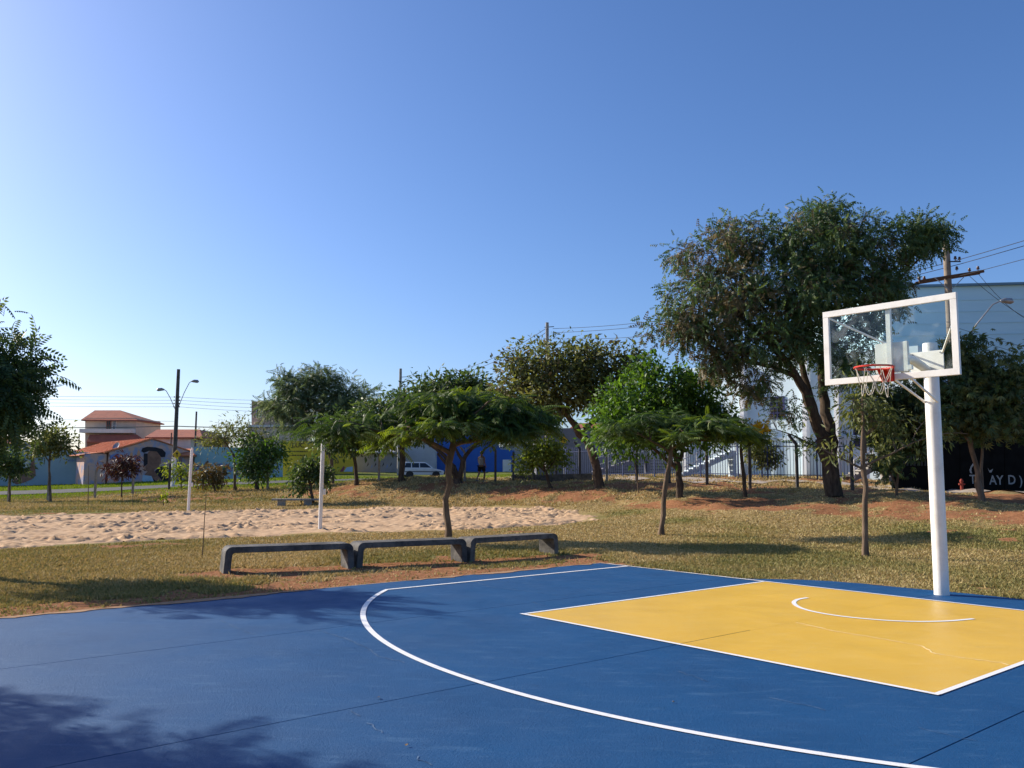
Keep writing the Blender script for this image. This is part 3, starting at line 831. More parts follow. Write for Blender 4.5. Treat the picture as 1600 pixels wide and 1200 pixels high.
def tree(name, label, D, trunks, blobs, leaf, lm, ncl, per, size, spread=.35, droop=.25, up=.7, bk=None, nbr=40, group='trees of the park', seed=1, shell=.45, cat='tree', flat=False, brown=None, br=.035):
    """trunks: list of polylines [(px, py, dD, radius)], the first starts on the ground;
    blobs: (px, py, rx_px, ry_px, dD, weight) ellipsoids of foliage"""
    r = np.random.default_rng(seed)
    rnd = random.Random(seed)
    bk = bk or bark
    p0 = at(trunks[0][0][0], trunks[0][0][1], D)
    gz = tz(p0.x, p0.y)
    o = thing(name, label, cat, (p0.x, p0.y, gz), 0, group)
    org = np.array([p0.x, p0.y, gz]); dz = gz - p0.z
    ppm = F / D
    nodes = []
    for ti, pl in enumerate(trunks):
        pts = []; rr = []
        for i, (px, py, dd, ra) in enumerate(pl):
            q = at(px, py, D); pts.append(np.array([q.x, q.y + dd, q.z + dz]) - org); rr.append(ra)
        pts = np.array(pts)
        if ti == 0: pts[0] = (0, 0, -.15)
        # resample with a little wobble
        fine = []; fr_ = []
        for i in range(len(pts) - 1):
            k = max(2, int(np.linalg.norm(pts[i + 1] - pts[i]) / .35))
            for j in range(k):
                t = j / k; fine.append(pts[i] * (1 - t) + pts[i + 1] * t); fr_.append(rr[i] * (1 - t) + rr[i + 1] * t)
        fine.append(pts[-1]); fr_.append(rr[-1])
        fine = np.array(fine); fr_ = np.array(fr_)
        for _ in range(2): fine[1:-1] = (fine[:-2] + 2 * fine[1:-1] + fine[2:]) / 4
        fine[1:-1] += r.normal(0, 1, (len(fine) - 2, 3)) * fr_[1:-1, None] * .22
        fr2 = fr_ * (1 + r.normal(0, .06, len(fr_)))
        if ti == 0: fr2[0] *= 1.35
        nodes += [(p_, q_) for p_, q_ in zip(fine[max(1, len(fine) // 3):], fr_[max(1, len(fine) // 3):])]
        MB().tube([tuple(p_) for p_ in fine], list(fr2), 9 if fr_[0] > .05 else 6).build('trunk' if ti == 0 else 'limb', bk, o, True)
    # foliage clusters
    w = np.array([b_[5] if len(b_) > 5 else 1 for b_ in blobs], float); w /= w.sum()
    ch = r.choice(len(blobs), ncl, p=w)
    B = []
    for b_ in blobs:
        q = at(b_[0], b_[1], D); B.append((q.x, q.y + (b_[4] if len(b_) > 4 else 0), q.z + dz, b_[2] / ppm, b_[3] / ppm))
    B = np.array(B)
    dirs = unit(r.normal(0, 1, (ncl, 3)))
    rad_ = r.random(ncl) ** shell
    rx = B[ch, 3]; rz_ = B[ch, 4]; ry = rx * .95
    C = B[ch, :3] + dirs * rad_[:, None] * np.c_[rx, ry, rz_] * np.clip(1 + r.normal(0, .08, (ncl, 1)), .8, 1.08) - org
    outward = unit((C + org - B[ch, :3]) / np.c_[rx, ry, rz_] + 1e-6)
    # branches reach into the clusters
    NP = np.array([n_[0] for n_ in nodes]); NR = np.array([n_[1] for n_ in nodes])
    mb = MB(); sel = r.choice(ncl, min(nbr, ncl), replace=False)
    for k in sel:
        c = C[k]
        dd = np.linalg.norm(NP - c, axis=1) + np.maximum(0, NP[:, 2] - c[2] + .1) * 1.6
        j = int(dd.argmin()); a = NP[j]
        ln = np.linalg.norm(c - a)
        m1 = a * .6 + c * .4 + np.array([0, 0, .12 * ln]) + r.normal(0, .06 * ln, 3)
        m2 = a * .25 + c * .75 + np.array([0, 0, .06 * ln]) + r.normal(0, .05 * ln, 3)
        r0 = min(NR[j] * .7, br * (.5 + .25 * ln))
        mb.tube([tuple(a), tuple(m1), tuple(m2), tuple(c)], [r0, r0 * .7, r0 * .45, r0 * .18], 5)
    if mb.v: tag(mb.build('branches', bk, o, True), kind='stuff')
    n = ncl * per
    ci = np.repeat(np.arange(ncl), per)
    sp = spread * (.6 + .8 * r.random(ncl))
    off = np.clip(r.normal(0, 1, (n, 3)), -1.7, 1.7) * sp[ci][:, None] * (np.array([1, 1, .55]) if flat else 1)
    P = C[ci] + off
    ox = outward[ci]
    if flat:
        hz = unit(np.c_[off[:, :2] + ox[:, :2] * .3 * sp[ci][:, None] + 1e-5, np.zeros(n)])
        d = hz + r.normal(0, .28, (n, 3)) + np.array([0, 0, .22 - droop])
        nr = np.array([0, 0, 1.]) + r.normal(0, .22, (n, 3))
    else:
        d = ox * .55 + unit(off) * .5 + r.normal(0, .55, (n, 3)) + np.array([0, 0, -droop])
        nr = np.array([0, 0, up]) + ox * .35 + r.normal(0, .55, (n, 3))
    s = size * (.65 + .7 * r.random(n))
    cv = r.random(ncl)
    val = np.clip(.55 * cv[ci] + .45 * r.random(n), 0, 1)
    me = crown_mesh('crown', P, d, nr, s, leaf, val)
    me.materials.append(lm)
    if brown is not None:
        # some whole sprays have turned another colour
        me.materials.append(brown[0])
        X = C + org
        f = brown[1](r, C, X) 
        mi = np.repeat(f[ci].astype(np.int32), len(TPL[leaf][1]))
        me.polygons.foreach_set('material_index', mi)
    link_mesh('crown', me, None, o)
    return o, C

L_dark = leaf_mat('leaf_dark', (0.0248, 0.0496, 0.0186), (0.0543, 0.1008, 0.0279), (0.1318, 0.186, 0.0543), 0.34)
L_grey = leaf_mat('leaf_greygreen', (0.04, 0.072, 0.0352), (0.088, 0.136, 0.056), (0.208, 0.256, 0.12), 0.37)
L_bright = leaf_mat('leaf_bright', (0.0297, 0.0743, 0.0162), (0.0607, 0.1418, 0.0243), (0.135, 0.2565, 0.0473), 0.42)
L_feather = leaf_mat('leaf_feather', (.022, .055, .012), (.05, .10, .02), (.17, .25, .04), .42)
L_olive = leaf_mat('leaf_olive', (0.0473, 0.0675, 0.0216), (0.1013, 0.1283, 0.0378), (0.216, 0.2295, 0.0743), 0.40)
L_yellow = leaf_mat('leaf_yellowgreen', (0.0575, 0.1035, 0.0172), (0.1265, 0.184, 0.0287), (0.276, 0.3105, 0.0575), 0.47)
L_brown = leaf_mat('leaf_browned', (.055, .055, .022), (.115, .10, .045), (.23, .19, .09), .32)
L_canopy = leaf_mat('leaf_canopy', (.026, .058, .020), (.058, .112, .032), (.15, .21, .06), .34)
L_red = leaf_mat('leaf_maroon', (.035, .016, .01), (.065, .026, .016), (.14, .09, .03), .22)
L_croton = leaf_mat('leaf_croton', (.05, .06, .015), (.12, .095, .03), (.24, .17, .05), .28)

# flat-topped feathery tree behind the benches
tree('flame_tree', 'flat-topped feathery green tree standing behind the concrete benches', 22.6,
     [[(700, 836, 0, .095), (697, 800, 0, .085), (699, 750, 0, .082), (702, 715, 0, .09), (706, 690, 0, .09), (712, 668, 0, .075)],
      [(704, 704, 0, .075), (680, 690, -.1, .06), (655, 678, -.3, .05), (625, 678, -.5, .04), (585, 668, -.7, .025)],
      [(708, 692, 0, .07), (738, 682, .2, .055), (775, 680, .4, .045), (815, 670, .5, .028)],
      [(710, 680, 0, .06), (690, 655, .6, .045), (660, 632, 1.0, .03)],
      [(711, 676, 0, .06), (735, 650, -.6, .04), (765, 628, -.9, .025)]],
     [(548, 664, 40, 20, -.5, 1.0), (612, 652, 50, 26, .5, 1.2), (680, 640, 50, 34, 0, 1.5), (725, 628, 44, 26, .4, 1.2), (775, 642, 48, 28, -.3, 1.2), (828, 648, 34, 16, .3, .8), (690, 668, 50, 16, -1.3, .7), (600, 682, 22, 10, .5, .25), (800, 668, 44, 16, -.6, .5), (735, 612, 22, 10, .6, .35), (640, 640, 40, 16, 1.0, .6)],
     'feather', L_feather, 135, 26, .37, .21, .30, 1, bark_pale, 75, seed=3, shell=.6, flat=True)
tree('flame_tree', 'young flat-topped tree with a leaning thin trunk in mid lawn', 24.2,
     [[(1033, 831, 0, .085), (1037, 780, 0, .072), (1042, 730, 0, .065), (1049, 698, 0, .06), (1052, 680, 0, .04)],
      [(1048, 702, 0, .045), (1030, 690, 0, .035), (1000, 676, -.2, .02)], [(1050, 695, 0, .045), (1080, 683, .2, .034), (1130, 680, .5, .022), (1165, 676, .5, .012)], [(1050, 690, 0, .035), (1060, 668, .4, .02)]],
     [(975, 664, 36, 11, 0, 1), (1035, 655, 46, 14, .2, 1.3), (1090, 662, 44, 11, -.3, 1.2), (1140, 674, 32, 8, .3, .9), (1055, 676, 44, 8, -.8, .5), (1010, 682, 20, 7, .4, .3), (1165, 682, 10, 6, .2, .15)],
     'feather', L_feather, 66, 18, .33, .17, .22, 1, bark_pale, 45, seed=4, shell=.6, flat=True)
# the slim tree on the lawn right of the key
tree('young_tree', 'slim young tree with pale straight trunk left of the goal post', 17.9,
     [[(1352, 862, 0, .068), (1351, 800, 0, .06), (1352, 750, 0, .058), (1350, 715, 0, .052), (1346, 680, 0, .04), (1350, 640, 0, .025), (1346, 600, 0, .012)],
      [(1352, 720, 0, .03), (1372, 708, -.1, .026), (1395, 700, -.2, .022), (1415, 683, -.3, .016), (1440, 678, -.3, .012), (1470, 668, -.3, .009), (1500, 672, -.3, .006)],
      [(1350, 726, 0, .025), (1330, 715, .1, .02), (1305, 702, .2, .016), (1285, 690, .3, .01)],
      [(1415, 683, -.3, .012), (1420, 665, -.3, .010), (1436, 650, -.3, .006)],
      [(1352, 700, 0, .03), (1356, 650, .2, .02), (1362, 600, .3, .012)]],
     [(1335, 640, 36, 34, 0, 1), (1365, 625, 32, 40, .2, 1), (1318, 700, 26, 18, .2, .4), (1395, 660, 30, 30, .2, .8), (1425, 690, 18, 12, -.3, .3), (1345, 590, 28, 30, 0, .8), (1455, 672, 16, 10, -.3, .2), (1380, 700, 18, 14, .1, .3), (1300, 690, 18, 16, .3, .3)],
     'long', L_olive, 84, 14, .15, .15, .55, .6, bark_pale, 60, seed=5, shell=.7, br=.02)
# the big tree
def part_brown(r, C, X):
    px = X[:, 0] / X[:, 1] * F + 800
    return (r.random(len(C)) < np.clip((1260 - px) / 220, .06, .55))
tree('large_tree', 'largest tree, with forked leaning trunks and a wide dark crown', 33,
     [[(1305, 778, 0, .36), (1298, 735, 0, .30), (1290, 700, 0, .26), (1276, 655, 0, .22), (1258, 615, -.2, .18), (1235, 580, -.4, .15), (1200, 545, -.6, .11), (1150, 500, -.8, .06)],
      [(1304, 760, .2, .30), (1303, 705, .2, .26), (1298, 660, .3, .22), (1292, 610, .4, .19), (1296, 560, .5, .15), (1310, 500, .6, .11), (1330, 430, .8, .05)],
      [(1300, 690, .3, .18), (1284, 650, .6, .16), (1272, 600, .8, .14), (1262, 540, 1.0, .11), (1250, 470, 1.1, .07), (1240, 400, 1.2, .03)],
      [(1240, 588, -.3, .11), (1200, 575, -.5, .09), (1150, 566, -.8, .06), (1090, 540, -1, .035)],
      [(1298, 540, .5, .11), (1345, 490, .2, .08), (1400, 440, 0, .05), (1450, 390, 0, .02)],
      [(1255, 520, 1, .08), (1200, 450, .8, .06), (1150, 400, .6, .03)],
      [(1290, 712, 0, .06), (1262, 694, -.4, .045), (1232, 680, -.6, .03), (1205, 672, -.7, .015)]],
     [(1110, 400, 75, 48, 0, 1.3), (1170, 375, 70, 40, .5, 1.0), (1260, 385, 90, 62, 0, 1.9), (1350, 390, 78, 55, .2, 1.5), (1425, 375, 46, 34, .2, .7), (1465, 362, 26, 16, .2, .3), (1290, 342, 42, 26, .3, .6),
      (1120, 470, 90, 50, -.6, 1.6), (1230, 470, 100, 62, -.4, 2.0), (1330, 470, 90, 60, 0, 1.8), (1075, 520, 64, 38, -1, .9), (1020, 510, 34, 18, -1, .3), (1160, 545, 90, 40, -1, 1.3), (1260, 540, 74, 32, .4, .9), (1340, 540, 60, 40, .4, .7), (1390, 440, 40, 40, .5, .6),
      (1105, 580, 40, 22, -1, .35), (1170, 600, 36, 22, -1, .35), (1215, 650, 20, 16, -.8, .14), (1240, 688, 18, 10, -.6, .10), (1310, 590, 40, 24, -.5, .25), (1310, 690, 12, 14, 0, .06)],
     'spray', L_canopy, 820, 24, .26, .25, .40, .6, bark, 190, seed=6, shell=.5, brown=(L_brown, part_brown), br=.05)
# leaning tree in the middle of the bank
tree('leaning_tree', 'tree with a trunk leaning left and a broad olive crown on the bank', 42,
     [[(937, 764, 0, .26), (934, 735, 0, .22), (925, 705, 0, .20), (908, 678, 0, .18), (888, 655, 0, .15), (872, 625, 0, .10), (860, 590, 0, .05)],
      [(908, 678, 0, .12), (935, 655, .2, .09), (960, 620, .3, .05), (970, 590, .3, .02)], [(885, 652, 0, .10), (850, 635, -.4, .07), (815, 610, -.6, .03)], [(874, 630, 0, .08), (900, 590, .6, .05), (915, 560, .8, .02)], [(925, 668, .1, .05), (928, 640, .1, .04), (924, 610, 0, .02)]],
     [(820, 590, 54, 36, 0, 1.2), (870, 565, 62, 34, 0, 1.4), (930, 570, 50, 34, .3, 1.2), (970, 580, 34, 26, .3, .7), (850, 625, 62, 34, -.4, 1.2), (800, 625, 34, 22, -.3, .5), (930, 610, 40, 30, .2, .8), (895, 610, 50, 30, -.6, .9), (990, 562, 20, 14, .3, .3), (975, 620, 22, 24, .4, .4)],
     'broad', L_olive, 420, 26, .26, .34, .3, .5, bark, 110, seed=7, shell=.5, brown=(L_brown, lambda r, C, X: r.random(len(C)) < .16), br=.05)
# dense bright tree
tree('dense_tree', 'dense bright green round tree with several dark stems on the bank', 36,
     [[(1064, 780, 0, .17), (1062, 745, 0, .14), (1058, 715, 0, .12), (1045, 690, 0, .08), (1030, 650, 0, .05)],
      [(1062, 735, 0, .10), (1040, 715, 0, .08), (1015, 700, -.2, .05), (990, 670, -.2, .03)], [(1063, 720, 0, .09), (1072, 690, .3, .06), (1085, 640, .4, .03)]],
     [(985, 645, 56, 58, 0, 1.5), (1035, 610, 62, 46, .2, 1.5), (1095, 620, 50, 50, .5, 1.2), (960, 680, 40, 34, -.3, .8), (1030, 665, 60, 46, -.5, 1.2), (1105, 665, 36, 36, .2, .7), (1015, 575, 30, 18, .2, .4)],
     'broad', L_bright, 430, 26, .24, .30, .2, .5, bark, 70, seed=8, shell=.42, br=.04)
slim, _ = tree('slim_tree', 'slim dark-stemmed tree with a yellow flower spray before the blue fence', 36,
     [[(1165, 777, 0, .09), (1163, 745, 0, .08), (1158, 715, 0, .07), (1157, 690, 0, .05), (1160, 665, 0, .03)], [(1158, 705, 0, .05), (1172, 690, 0, .03), (1187, 676, 0, .02)]],
     [(1150, 672, 26, 14, 0, 1), (1182, 680, 20, 9, 0, .8), (1140, 655, 22, 14, .2, .7), (1192, 700, 10, 8, .1, .2)],
     'pinnate', L_yellow, 46, 12, .30, .16, .35, .6, bark, 30, seed=9, shell=.6)
flower_m = mat('yellow_flower', (.75, .55, .02), (.6, .4, .02), .7, 20)
def flowers(parent_px, D, n, name, sz=.07, sp=.18):
    q = at(*parent_px, D); r = np.random.default_rng(5)
    P = r.normal(0, sp, (n, 3)) * (1, 1, .8); 
    me = crown_mesh(name, P, r.normal(0, 1, (n, 3)), r.normal(0, 1, (n, 3)) + (0, 0, .5), sz * (.6 + r.random(n)), 'broad', r.random(n))
    o = link_mesh(name, me, flower_m, slim); o.location = q - slim.location; return o
fo = flowers((1188, 666), 35.2, 130, 'flower_spray', .17, .17)
tag(fo, 'bright yellow flower spray', kind='stuff')
tree('dark_tree', 'dark tree with a single stem directly left of the white car', 49.5,
     [[(628, 752, 0, .20), (628, 720, 0, .16), (630, 695, 0, .14), (622, 675, 0, .10), (612, 650, 0, .05)], [(629, 700, 0, .10), (642, 680, .3, .08), (655, 655, .4, .04)]],
     [(600, 655, 46, 30, 0, 1), (640, 645, 50, 34, .4, 1.2), (560, 672, 44, 30, .3, 1), (680, 640, 40, 34, .5, .9), (590, 680, 40, 18, 0, .6), (650, 672, 30, 14, 0, .3)],
     'broad', L_dark, 380, 26, .28, .4, .3, .5, bark, 50, seed=10, shell=.5, br=.05)
tree('spreading_tree', 'dark multi-stemmed tree with V-shaped stems beside the walking person', 47.5,
     [[(716, 757, 0, .24), (712, 742, 0, .20), (704, 725, 0, .12), (685, 705, 0, .10), (660, 690, 0, .07), (635, 675, 0, .03)],
      [(718, 752, 0, .16), (722, 730, 0, .14), (724, 715, .2, .12), (740, 700, .3, .09), (760, 680, .4, .06), (785, 655, .4, .03)], [(722, 722, .1, .09), (712, 705, .2, .07), (700, 680, .4, .03)], [(716, 752, 0, .12), (700, 730, -.3, .10), (685, 712, -.6, .06)]],
     [(690, 615, 46, 18, .3, .9), (730, 608, 40, 16, .5, .8), (670, 645, 50, 34, .2, 1), (740, 640, 54, 36, .3, 1.1), (800, 650, 40, 32, .4, .8), (710, 670, 40, 14, 0, .3)],
     'broad', L_dark, 420, 26, .28, .38, .3, .5, bark, 60, seed=11, shell=.5, br=.05)
# left middle
tree('tall_feathery_tree', 'tall loose grey-green tree rising above the yellow wall', 56,
     [[(519, 757, 0, .14), (519, 730, 0, .12), (517, 708, 0, .11), (505, 690, 0, .09), (490, 665, 0, .07), (480, 630, 0, .05), (478, 600, 0, .02)],
      [(512, 700, 0, .08), (535, 670, .4, .06), (550, 630, .5, .03)], [(500, 680, 0, .06), (465, 665, -.3, .05), (430, 640, -.4, .02)]],
     [(490, 600, 44, 24, 0, 1), (447, 598, 12, 24, 0, .4), (540, 620, 40, 26, .3, 1), (465, 630, 46, 26, -.2, 1), (515, 640, 56, 30, 0, 1.3), (430, 635, 26, 16, 0, .5), (575, 630, 14, 14, .3, .2), (470, 664, 36, 14, 0, .35), (530, 655, 26, 16, .3, .4), (505, 590, 20, 14, 0, .4)],
     'pinnate', L_grey, 360, 12, .42, .36, .25, .5, bark_pale, 90, seed=12, shell=.75, br=.045)
tree('dark_round_tree', 'dark round-crowned tree with a thin stem left of the white disc sign', 50.5,
     [[(557, 757, 0, .12), (556, 735, 0, .10), (553, 715, 0, .09), (552, 700, 0, .07), (550, 680, 0, .04)], [(554, 712, 0, .06), (560, 700, .2, .05), (570, 685, .2, .03)]],
     [(545, 675, 44, 26, 0, 1.3), (520, 685, 30, 20, 0, .8), (575, 670, 30, 24, .3, .8)],
     'broad', L_dark, 170, 24, .26, .34, .3, .5, bark, 30, seed=13, shell=.45)
tree('small_round_tree', 'small dark green tree beside the low slab bench', 46,
     [[(490, 779, 0, .085), (488, 760, 0, .075), (484, 745, 0, .06), (480, 730, 0, .03)], [(486, 750, 0, .05), (500, 738, 0, .03)]],
     [(476, 731, 20, 11, 0, 1), (503, 735, 16, 12, .2, .8), (464, 752, 8, 10, 0, .3), (490, 722, 16, 7, 0, .5)],
     'broad', L_dark, 90, 20, .22, .22, .35, .5, bark, 30, seed=14, shell=.5)
tree('sparse_tree', 'pale-stemmed sparse tree before the teal graffiti wall', 55.5,
     [[(368, 765, 0, .10), (367, 740, 0, .085), (366, 718, 0, .075), (362, 705, 0, .06), (350, 690, 0, .03)], [(366, 715, 0, .06), (375, 700, .2, .05), (395, 680, .3, .03)]],
     [(345, 685, 30, 18, 0, 1), (375, 678, 32, 20, .2, 1), (400, 688, 26, 18, .2, .8), (330, 690, 18, 10, 0, .3), (362, 665, 30, 9, .2, .4)],
     'long', L_olive, 110, 15, .26, .32, .35, .5, bark_pale, 40, seed=15, shell=.75)
tree('bushy_tree', 'low bushy dark green tree right of the sparse pale-stemmed tree', 54.5,
     [[(402, 765, 0, .13), (401, 750, 0, .12), (398, 735, 0, .08), (395, 715, 0, .04)]],
     [(390, 715, 24, 26, 0, 1), (415, 712, 28, 24, .2, 1), (400, 735, 26, 14, 0, .7), (430, 705, 16, 18, .2, .5)],
     'broad', L_bright, 150, 24, .24, .30, .25, .5, bark, 25, seed=16, shell=.5, brown=(L_grey, lambda r, C, X: r.random(len(C)) < .4))
tree('croton_shrub', 'brownish yellow croton shrub right of the far volleyball post', 55,
     [[(337, 768, 0, .09), (336, 758, 0, .07), (330, 745, 0, .04)], [(336, 760, 0, .05), (322, 745, 0, .03)]],
     [(320, 738, 22, 16, 0, 1), (340, 742, 16, 14, 0, .8), (312, 750, 10, 10, 0, .3)], 'long', L_croton, 60, 16, .30, .22, .45, .5, bark_pale, 20, seed=17, cat='shrub', group='shrubs and saplings of the park')
tree('yellow_shrub', 'loose yellow-green shrub at the foot of the lamp pole', 61,
     [[(283, 763, 0, .05), (284, 752, 0, .04), (282, 735, 0, .02)]], [(282, 735, 16, 16, 0, 1), (300, 742, 14, 14, 0, .8), (268, 730, 10, 8, 0, .4)], 'long', L_yellow, 45, 14, .28, .22, .2, .5, bark_pale, 15, seed=18, cat='shrub', group='shrubs and saplings of the park')
tree('maroon_tree', 'small dark maroon-leaved tree in front of the mural house', 53.5,
     [[(190, 783, 0, .055), (190, 765, 0, .045), (190, 750, 0, .04), (192, 738, 0, .02)], [(190, 752, 0, .03), (205, 738, 0, .02)]],
     [(178, 735, 16, 11, 0, 1), (200, 728, 16, 11, 0, 1), (190, 740, 16, 7, 0, .6)], 'long', L_red, 60, 15, .30, .2, .35, .5, bark, 20, seed=19)
tree('pale_tree', 'thin tree with an airy olive crown before the left blue mural wall', 51.5,
     [[(79, 788, 0, .085), (78, 760, 0, .075), (77, 735, 0, .065), (77, 722, 0, .06), (80, 700, 0, .03)], [(77, 725, 0, .04), (66, 708, 0, .025)], [(78, 722, 0, .04), (95, 705, 0, .025)]],
     [(80, 695, 32, 20, 0, 1.2), (60, 700, 16, 12, 0, .5), (102, 700, 18, 16, 0, .7), (85, 680, 22, 9, 0, .4)], 'broad', L_olive, 120, 18, .22, .30, .3, .5, bark_pale, 40, seed=20, shell=.6)
tree('dark_shrub_tree', 'small dark tree at the far left edge before the blue wall', 52,
     [[(14, 786, 0, .075), (15, 760, 0, .065), (16, 742, 0, .06), (15, 720, 0, .03)]], [(5, 720, 32, 24, 0, 1.2), (25, 728, 16, 14, 0, .6), (-20, 715, 24, 22, 0, .8)], 'broad', L_dark, 120, 22, .22, .28, .3, .5, bark_pale, 30, seed=21)
tree('yellow_green_tree', 'small yellow-green leafy tree with a dark twisting trunk on the bank', 44,
     [[(862, 759, 0, .11), (857, 745, 0, .09), (850, 730, 0, .07), (846, 712, 0, .04)], [(855, 738, 0, .05), (842, 725, 0, .035), (830, 712, 0, .02)], [(852, 735, 0, .05), (866, 718, 0, .03)]],
     [(835, 710, 28, 18, 0, 1), (865, 705, 26, 20, .2, 1), (850, 695, 24, 10, 0, .5), (882, 712, 10, 16, .2, .3), (820, 722, 12, 12, 0, .3)], 'broad', L_yellow, 130, 20, .20, .24, .25, .5, bark, 35, seed=22, shell=.55)
# right side, beyond the goal
tree('drooping_tree', 'tree with a slanting pale-based trunk in front of the black lettered wall', 29,
     [[(1535, 787, 0, .115), (1531, 760, 0, .095), (1524, 725, 0, .085), (1515, 690, 0, .08), (1510, 665, 0, .06), (1500, 620, 0, .03)],
      [(1537, 778, .1, .06), (1538, 735, .2, .05), (1543, 690, .3, .045), (1548, 640, .3, .04), (1560, 580, .3, .02)], [(1515, 695, 0, .04), (1495, 672, -.2, .025), (1470, 670, -.3, .012)]],
     [(1540, 590, 46, 40, 0, 1.3), (1500, 625, 40, 36, -.2, 1), (1580, 620, 50, 44, .3, 1.4), (1500, 565, 26, 30, .2, .6), (1470, 660, 26, 16, -.3, .4), (1540, 660, 44, 22, -.2, .8), (1620, 590, 50, 46, .5, 1), (1630, 660, 40, 30, .5, .6), (1520, 545, 16, 16, .2, .2), (1465, 600, 22, 34, .4, .5)],
     'palmate', L_dark, 300, 15, .21, .26, .45, .5, bark_pale, 80, seed=23, shell=.6, brown=(L_olive, lambda r, C, X: r.random(len(C)) < .55))
tree('thicket_tree', 'small multi-stemmed tree between the slim tree and the goal post', 31.5,
     [[(1399, 777, 0, .06), (1401, 755, 0, .05), (1404, 735, 0, .035), (1400, 700, 0, .03), (1395, 660, 0, .015)], [(1400, 760, 0, .035), (1392, 740, 0, .025), (1382, 715, 0, .015)], [(1402, 748, 0, .03), (1415, 725, 0, .02), (1428, 700, 0, .012)]],
     [(1395, 690, 34, 30, 0, 1), (1420, 660, 30, 34, .2, 1), (1375, 660, 26, 34, .2, .8), (1440, 690, 24, 24, .4, .6), (1400, 620, 40, 34, .5, .9), (1385, 725, 22, 12, 0, .3), (1440, 630, 26, 30, .6, .6)],
     'palmate', L_dark, 190, 13, .20, .26, .4, .5, bark_pale, 60, seed=24, shell=.65, brown=(L_olive, lambda r, C, X: r.random(len(C)) < .35))
tree('fence_shrub', 'round olive shrub right behind the blue picket fence', 47.5,
     [[(1191, 752, 0, .05), (1191, 735, 0, .045), (1192, 715, 0, .03)]], [(1195, 712, 20, 24, 0, 1), (1180, 705, 12, 16, 0, .5), (1212, 715, 8, 14, 0, .3)], 'broad', L_olive, 80, 22, .2, .22, .3, .5, bark, 20, seed=25)
# trees off to the left of the picture whose crowns and shadows reach into it
tree('near_dark_tree', 'dark leafy tree whose crown hangs in at the left edge of the picture', 14.3,
     [[(-120, 892, 0, .15), (-116, 780, 0, .13), (-108, 700, 0, .11), (-95, 640, 0, .08), (-80, 580, 0, .04)], [(-108, 700, 0, .07), (-60, 650, .2, .05), (0, 630, .3, .025)], [(-112, 720, 0, .07), (-160, 660, .2, .05), (-200, 620, .2, .03)]],
     [(-20, 606, 38, 22, 0, 1.2), (10, 580, 16, 10, .2, .4), (-70, 600, 70, 50, 0, 1.6), (-150, 600, 80, 55, .2, 1.6), (-110, 540, 90, 50, .2, 1.3), (-16, 520, 14, 8, .1, .2), (10, 622, 28, 10, -.2, .5), (-4, 634, 26, 8, 0, .3)],
     'pinnate', L_dark, 300, 12, .30, .26, .35, .55, bark, 80, seed=26, shell=.6)
def far_tree(name, label, x, y, hgt, rr, seed, leaf='pinnate', ncl=240):
    """a tree placed in metres: trunk, limbs and crown around the point (x, y)"""
    D = y; ppm = F / D
    u = 800 + x / D * F
    g0 = 741 + CAMH / D * F
    Y = lambda h: g0 - h * ppm
    X = lambda d: u + d * ppm
    tree(name, label, D, [[(X(0), Y(0), 0, .17), (X(.1), Y(hgt * .3), 0, .14), (X(0), Y(hgt * .55), 0, .1), (X(.1), Y(hgt * .8), 0, .04)], [(X(.05), Y(hgt * .4), 0, .08), (X(rr * .4), Y(hgt * .6), .3, .05), (X(rr * .7), Y(hgt * .7), .4, .02)], [(X(.05), Y(hgt * .42), 0, .08), (X(-rr * .4), Y(hgt * .6), -.3, .05), (X(-rr * .7), Y(hgt * .68), -.4, .02)]],
         [(X(0), Y(hgt * .82), rr * .75 * ppm, hgt * .18 * ppm, 0, 1.2), (X(rr * .5), Y(hgt * .68), rr * .55 * ppm, hgt * .17 * ppm, rr * .3, 1), (X(-rr * .5), Y(hgt * .68), rr * .55 * ppm, hgt * .17 * ppm, -rr * .3, 1), (X(0), Y(hgt * .66), rr * .6 * ppm, hgt * .14 * ppm, -rr * .5, 1), (X(0), Y(hgt * .66), rr * .6 * ppm, hgt * .14 * ppm, rr * .5, 1)],
         leaf, L_dark, ncl, 15, .34, .3, .35, .55, bark, 60, seed=seed, shell=.6)
far_tree('shade_tree', 'leafy tree left of the court, outside the picture', -12.3, 7.8, 5.6, 2.5, 31, ncl=430)
far_tree('shade_tree', 'leafy tree standing nearest the camera on the left, outside the picture', -8.3, 6.2, 5.4, 2.0, 32, ncl=420)

# saplings: thin sticks and stakes
def sapling(base, top, D, rad_, label, leafy=0, seed=1):
    b = at(*base, D); t = at(*top, D); z0 = tz(b.x, b.y)
    o = thing('sapling', label, 'sapling', (b.x, b.y, z0), 0, 'shrubs and saplings of the park')
    e = Vector((t.x - b.x, 0, t.z - b.z)); r = random.Random(seed)
    pts = [e * k + Vector((r.gauss(0, .015), r.gauss(0, .015), 0)) * (k > 0) for k in (-.06, .3, .6, 1)]
    MB().tube(pts, [rad_, rad_ * .9, rad_ * .7, rad_ * .4], 6).build('stem', bark_pale, o, True)
    if leafy:
        rr = np.random.default_rng(seed); n = leafy
        P = np.array(e)[None] * (.75 + .3 * rr.random((n, 1))) + rr.normal(0, .12, (n, 3))
        link_mesh('leaves', crown_mesh('leaves', P, rr.normal(0, 1, (n, 3)), rr.normal(0, .5, (n, 3)) + (0, 0, 1), .15 + .1 * rr.random(n), 'broad', rr.random(n)), L_yellow, o)
sapling((316, 868), (324, 772), 17.2, .012, 'bare thin stick sapling left of the leftmost bench')
sapling((137, 800), (139, 735), 42, .022, 'thin stake on the far side of the sand before the mural house')
sapling((207, 798), (208, 742), 43, .016, 'thinnest bare sapling between the maroon tree and the lamp pole')
sapling((998, 766), (990, 695), 40, .03, 'dark bare sapling stem on the bank by the white staircase')
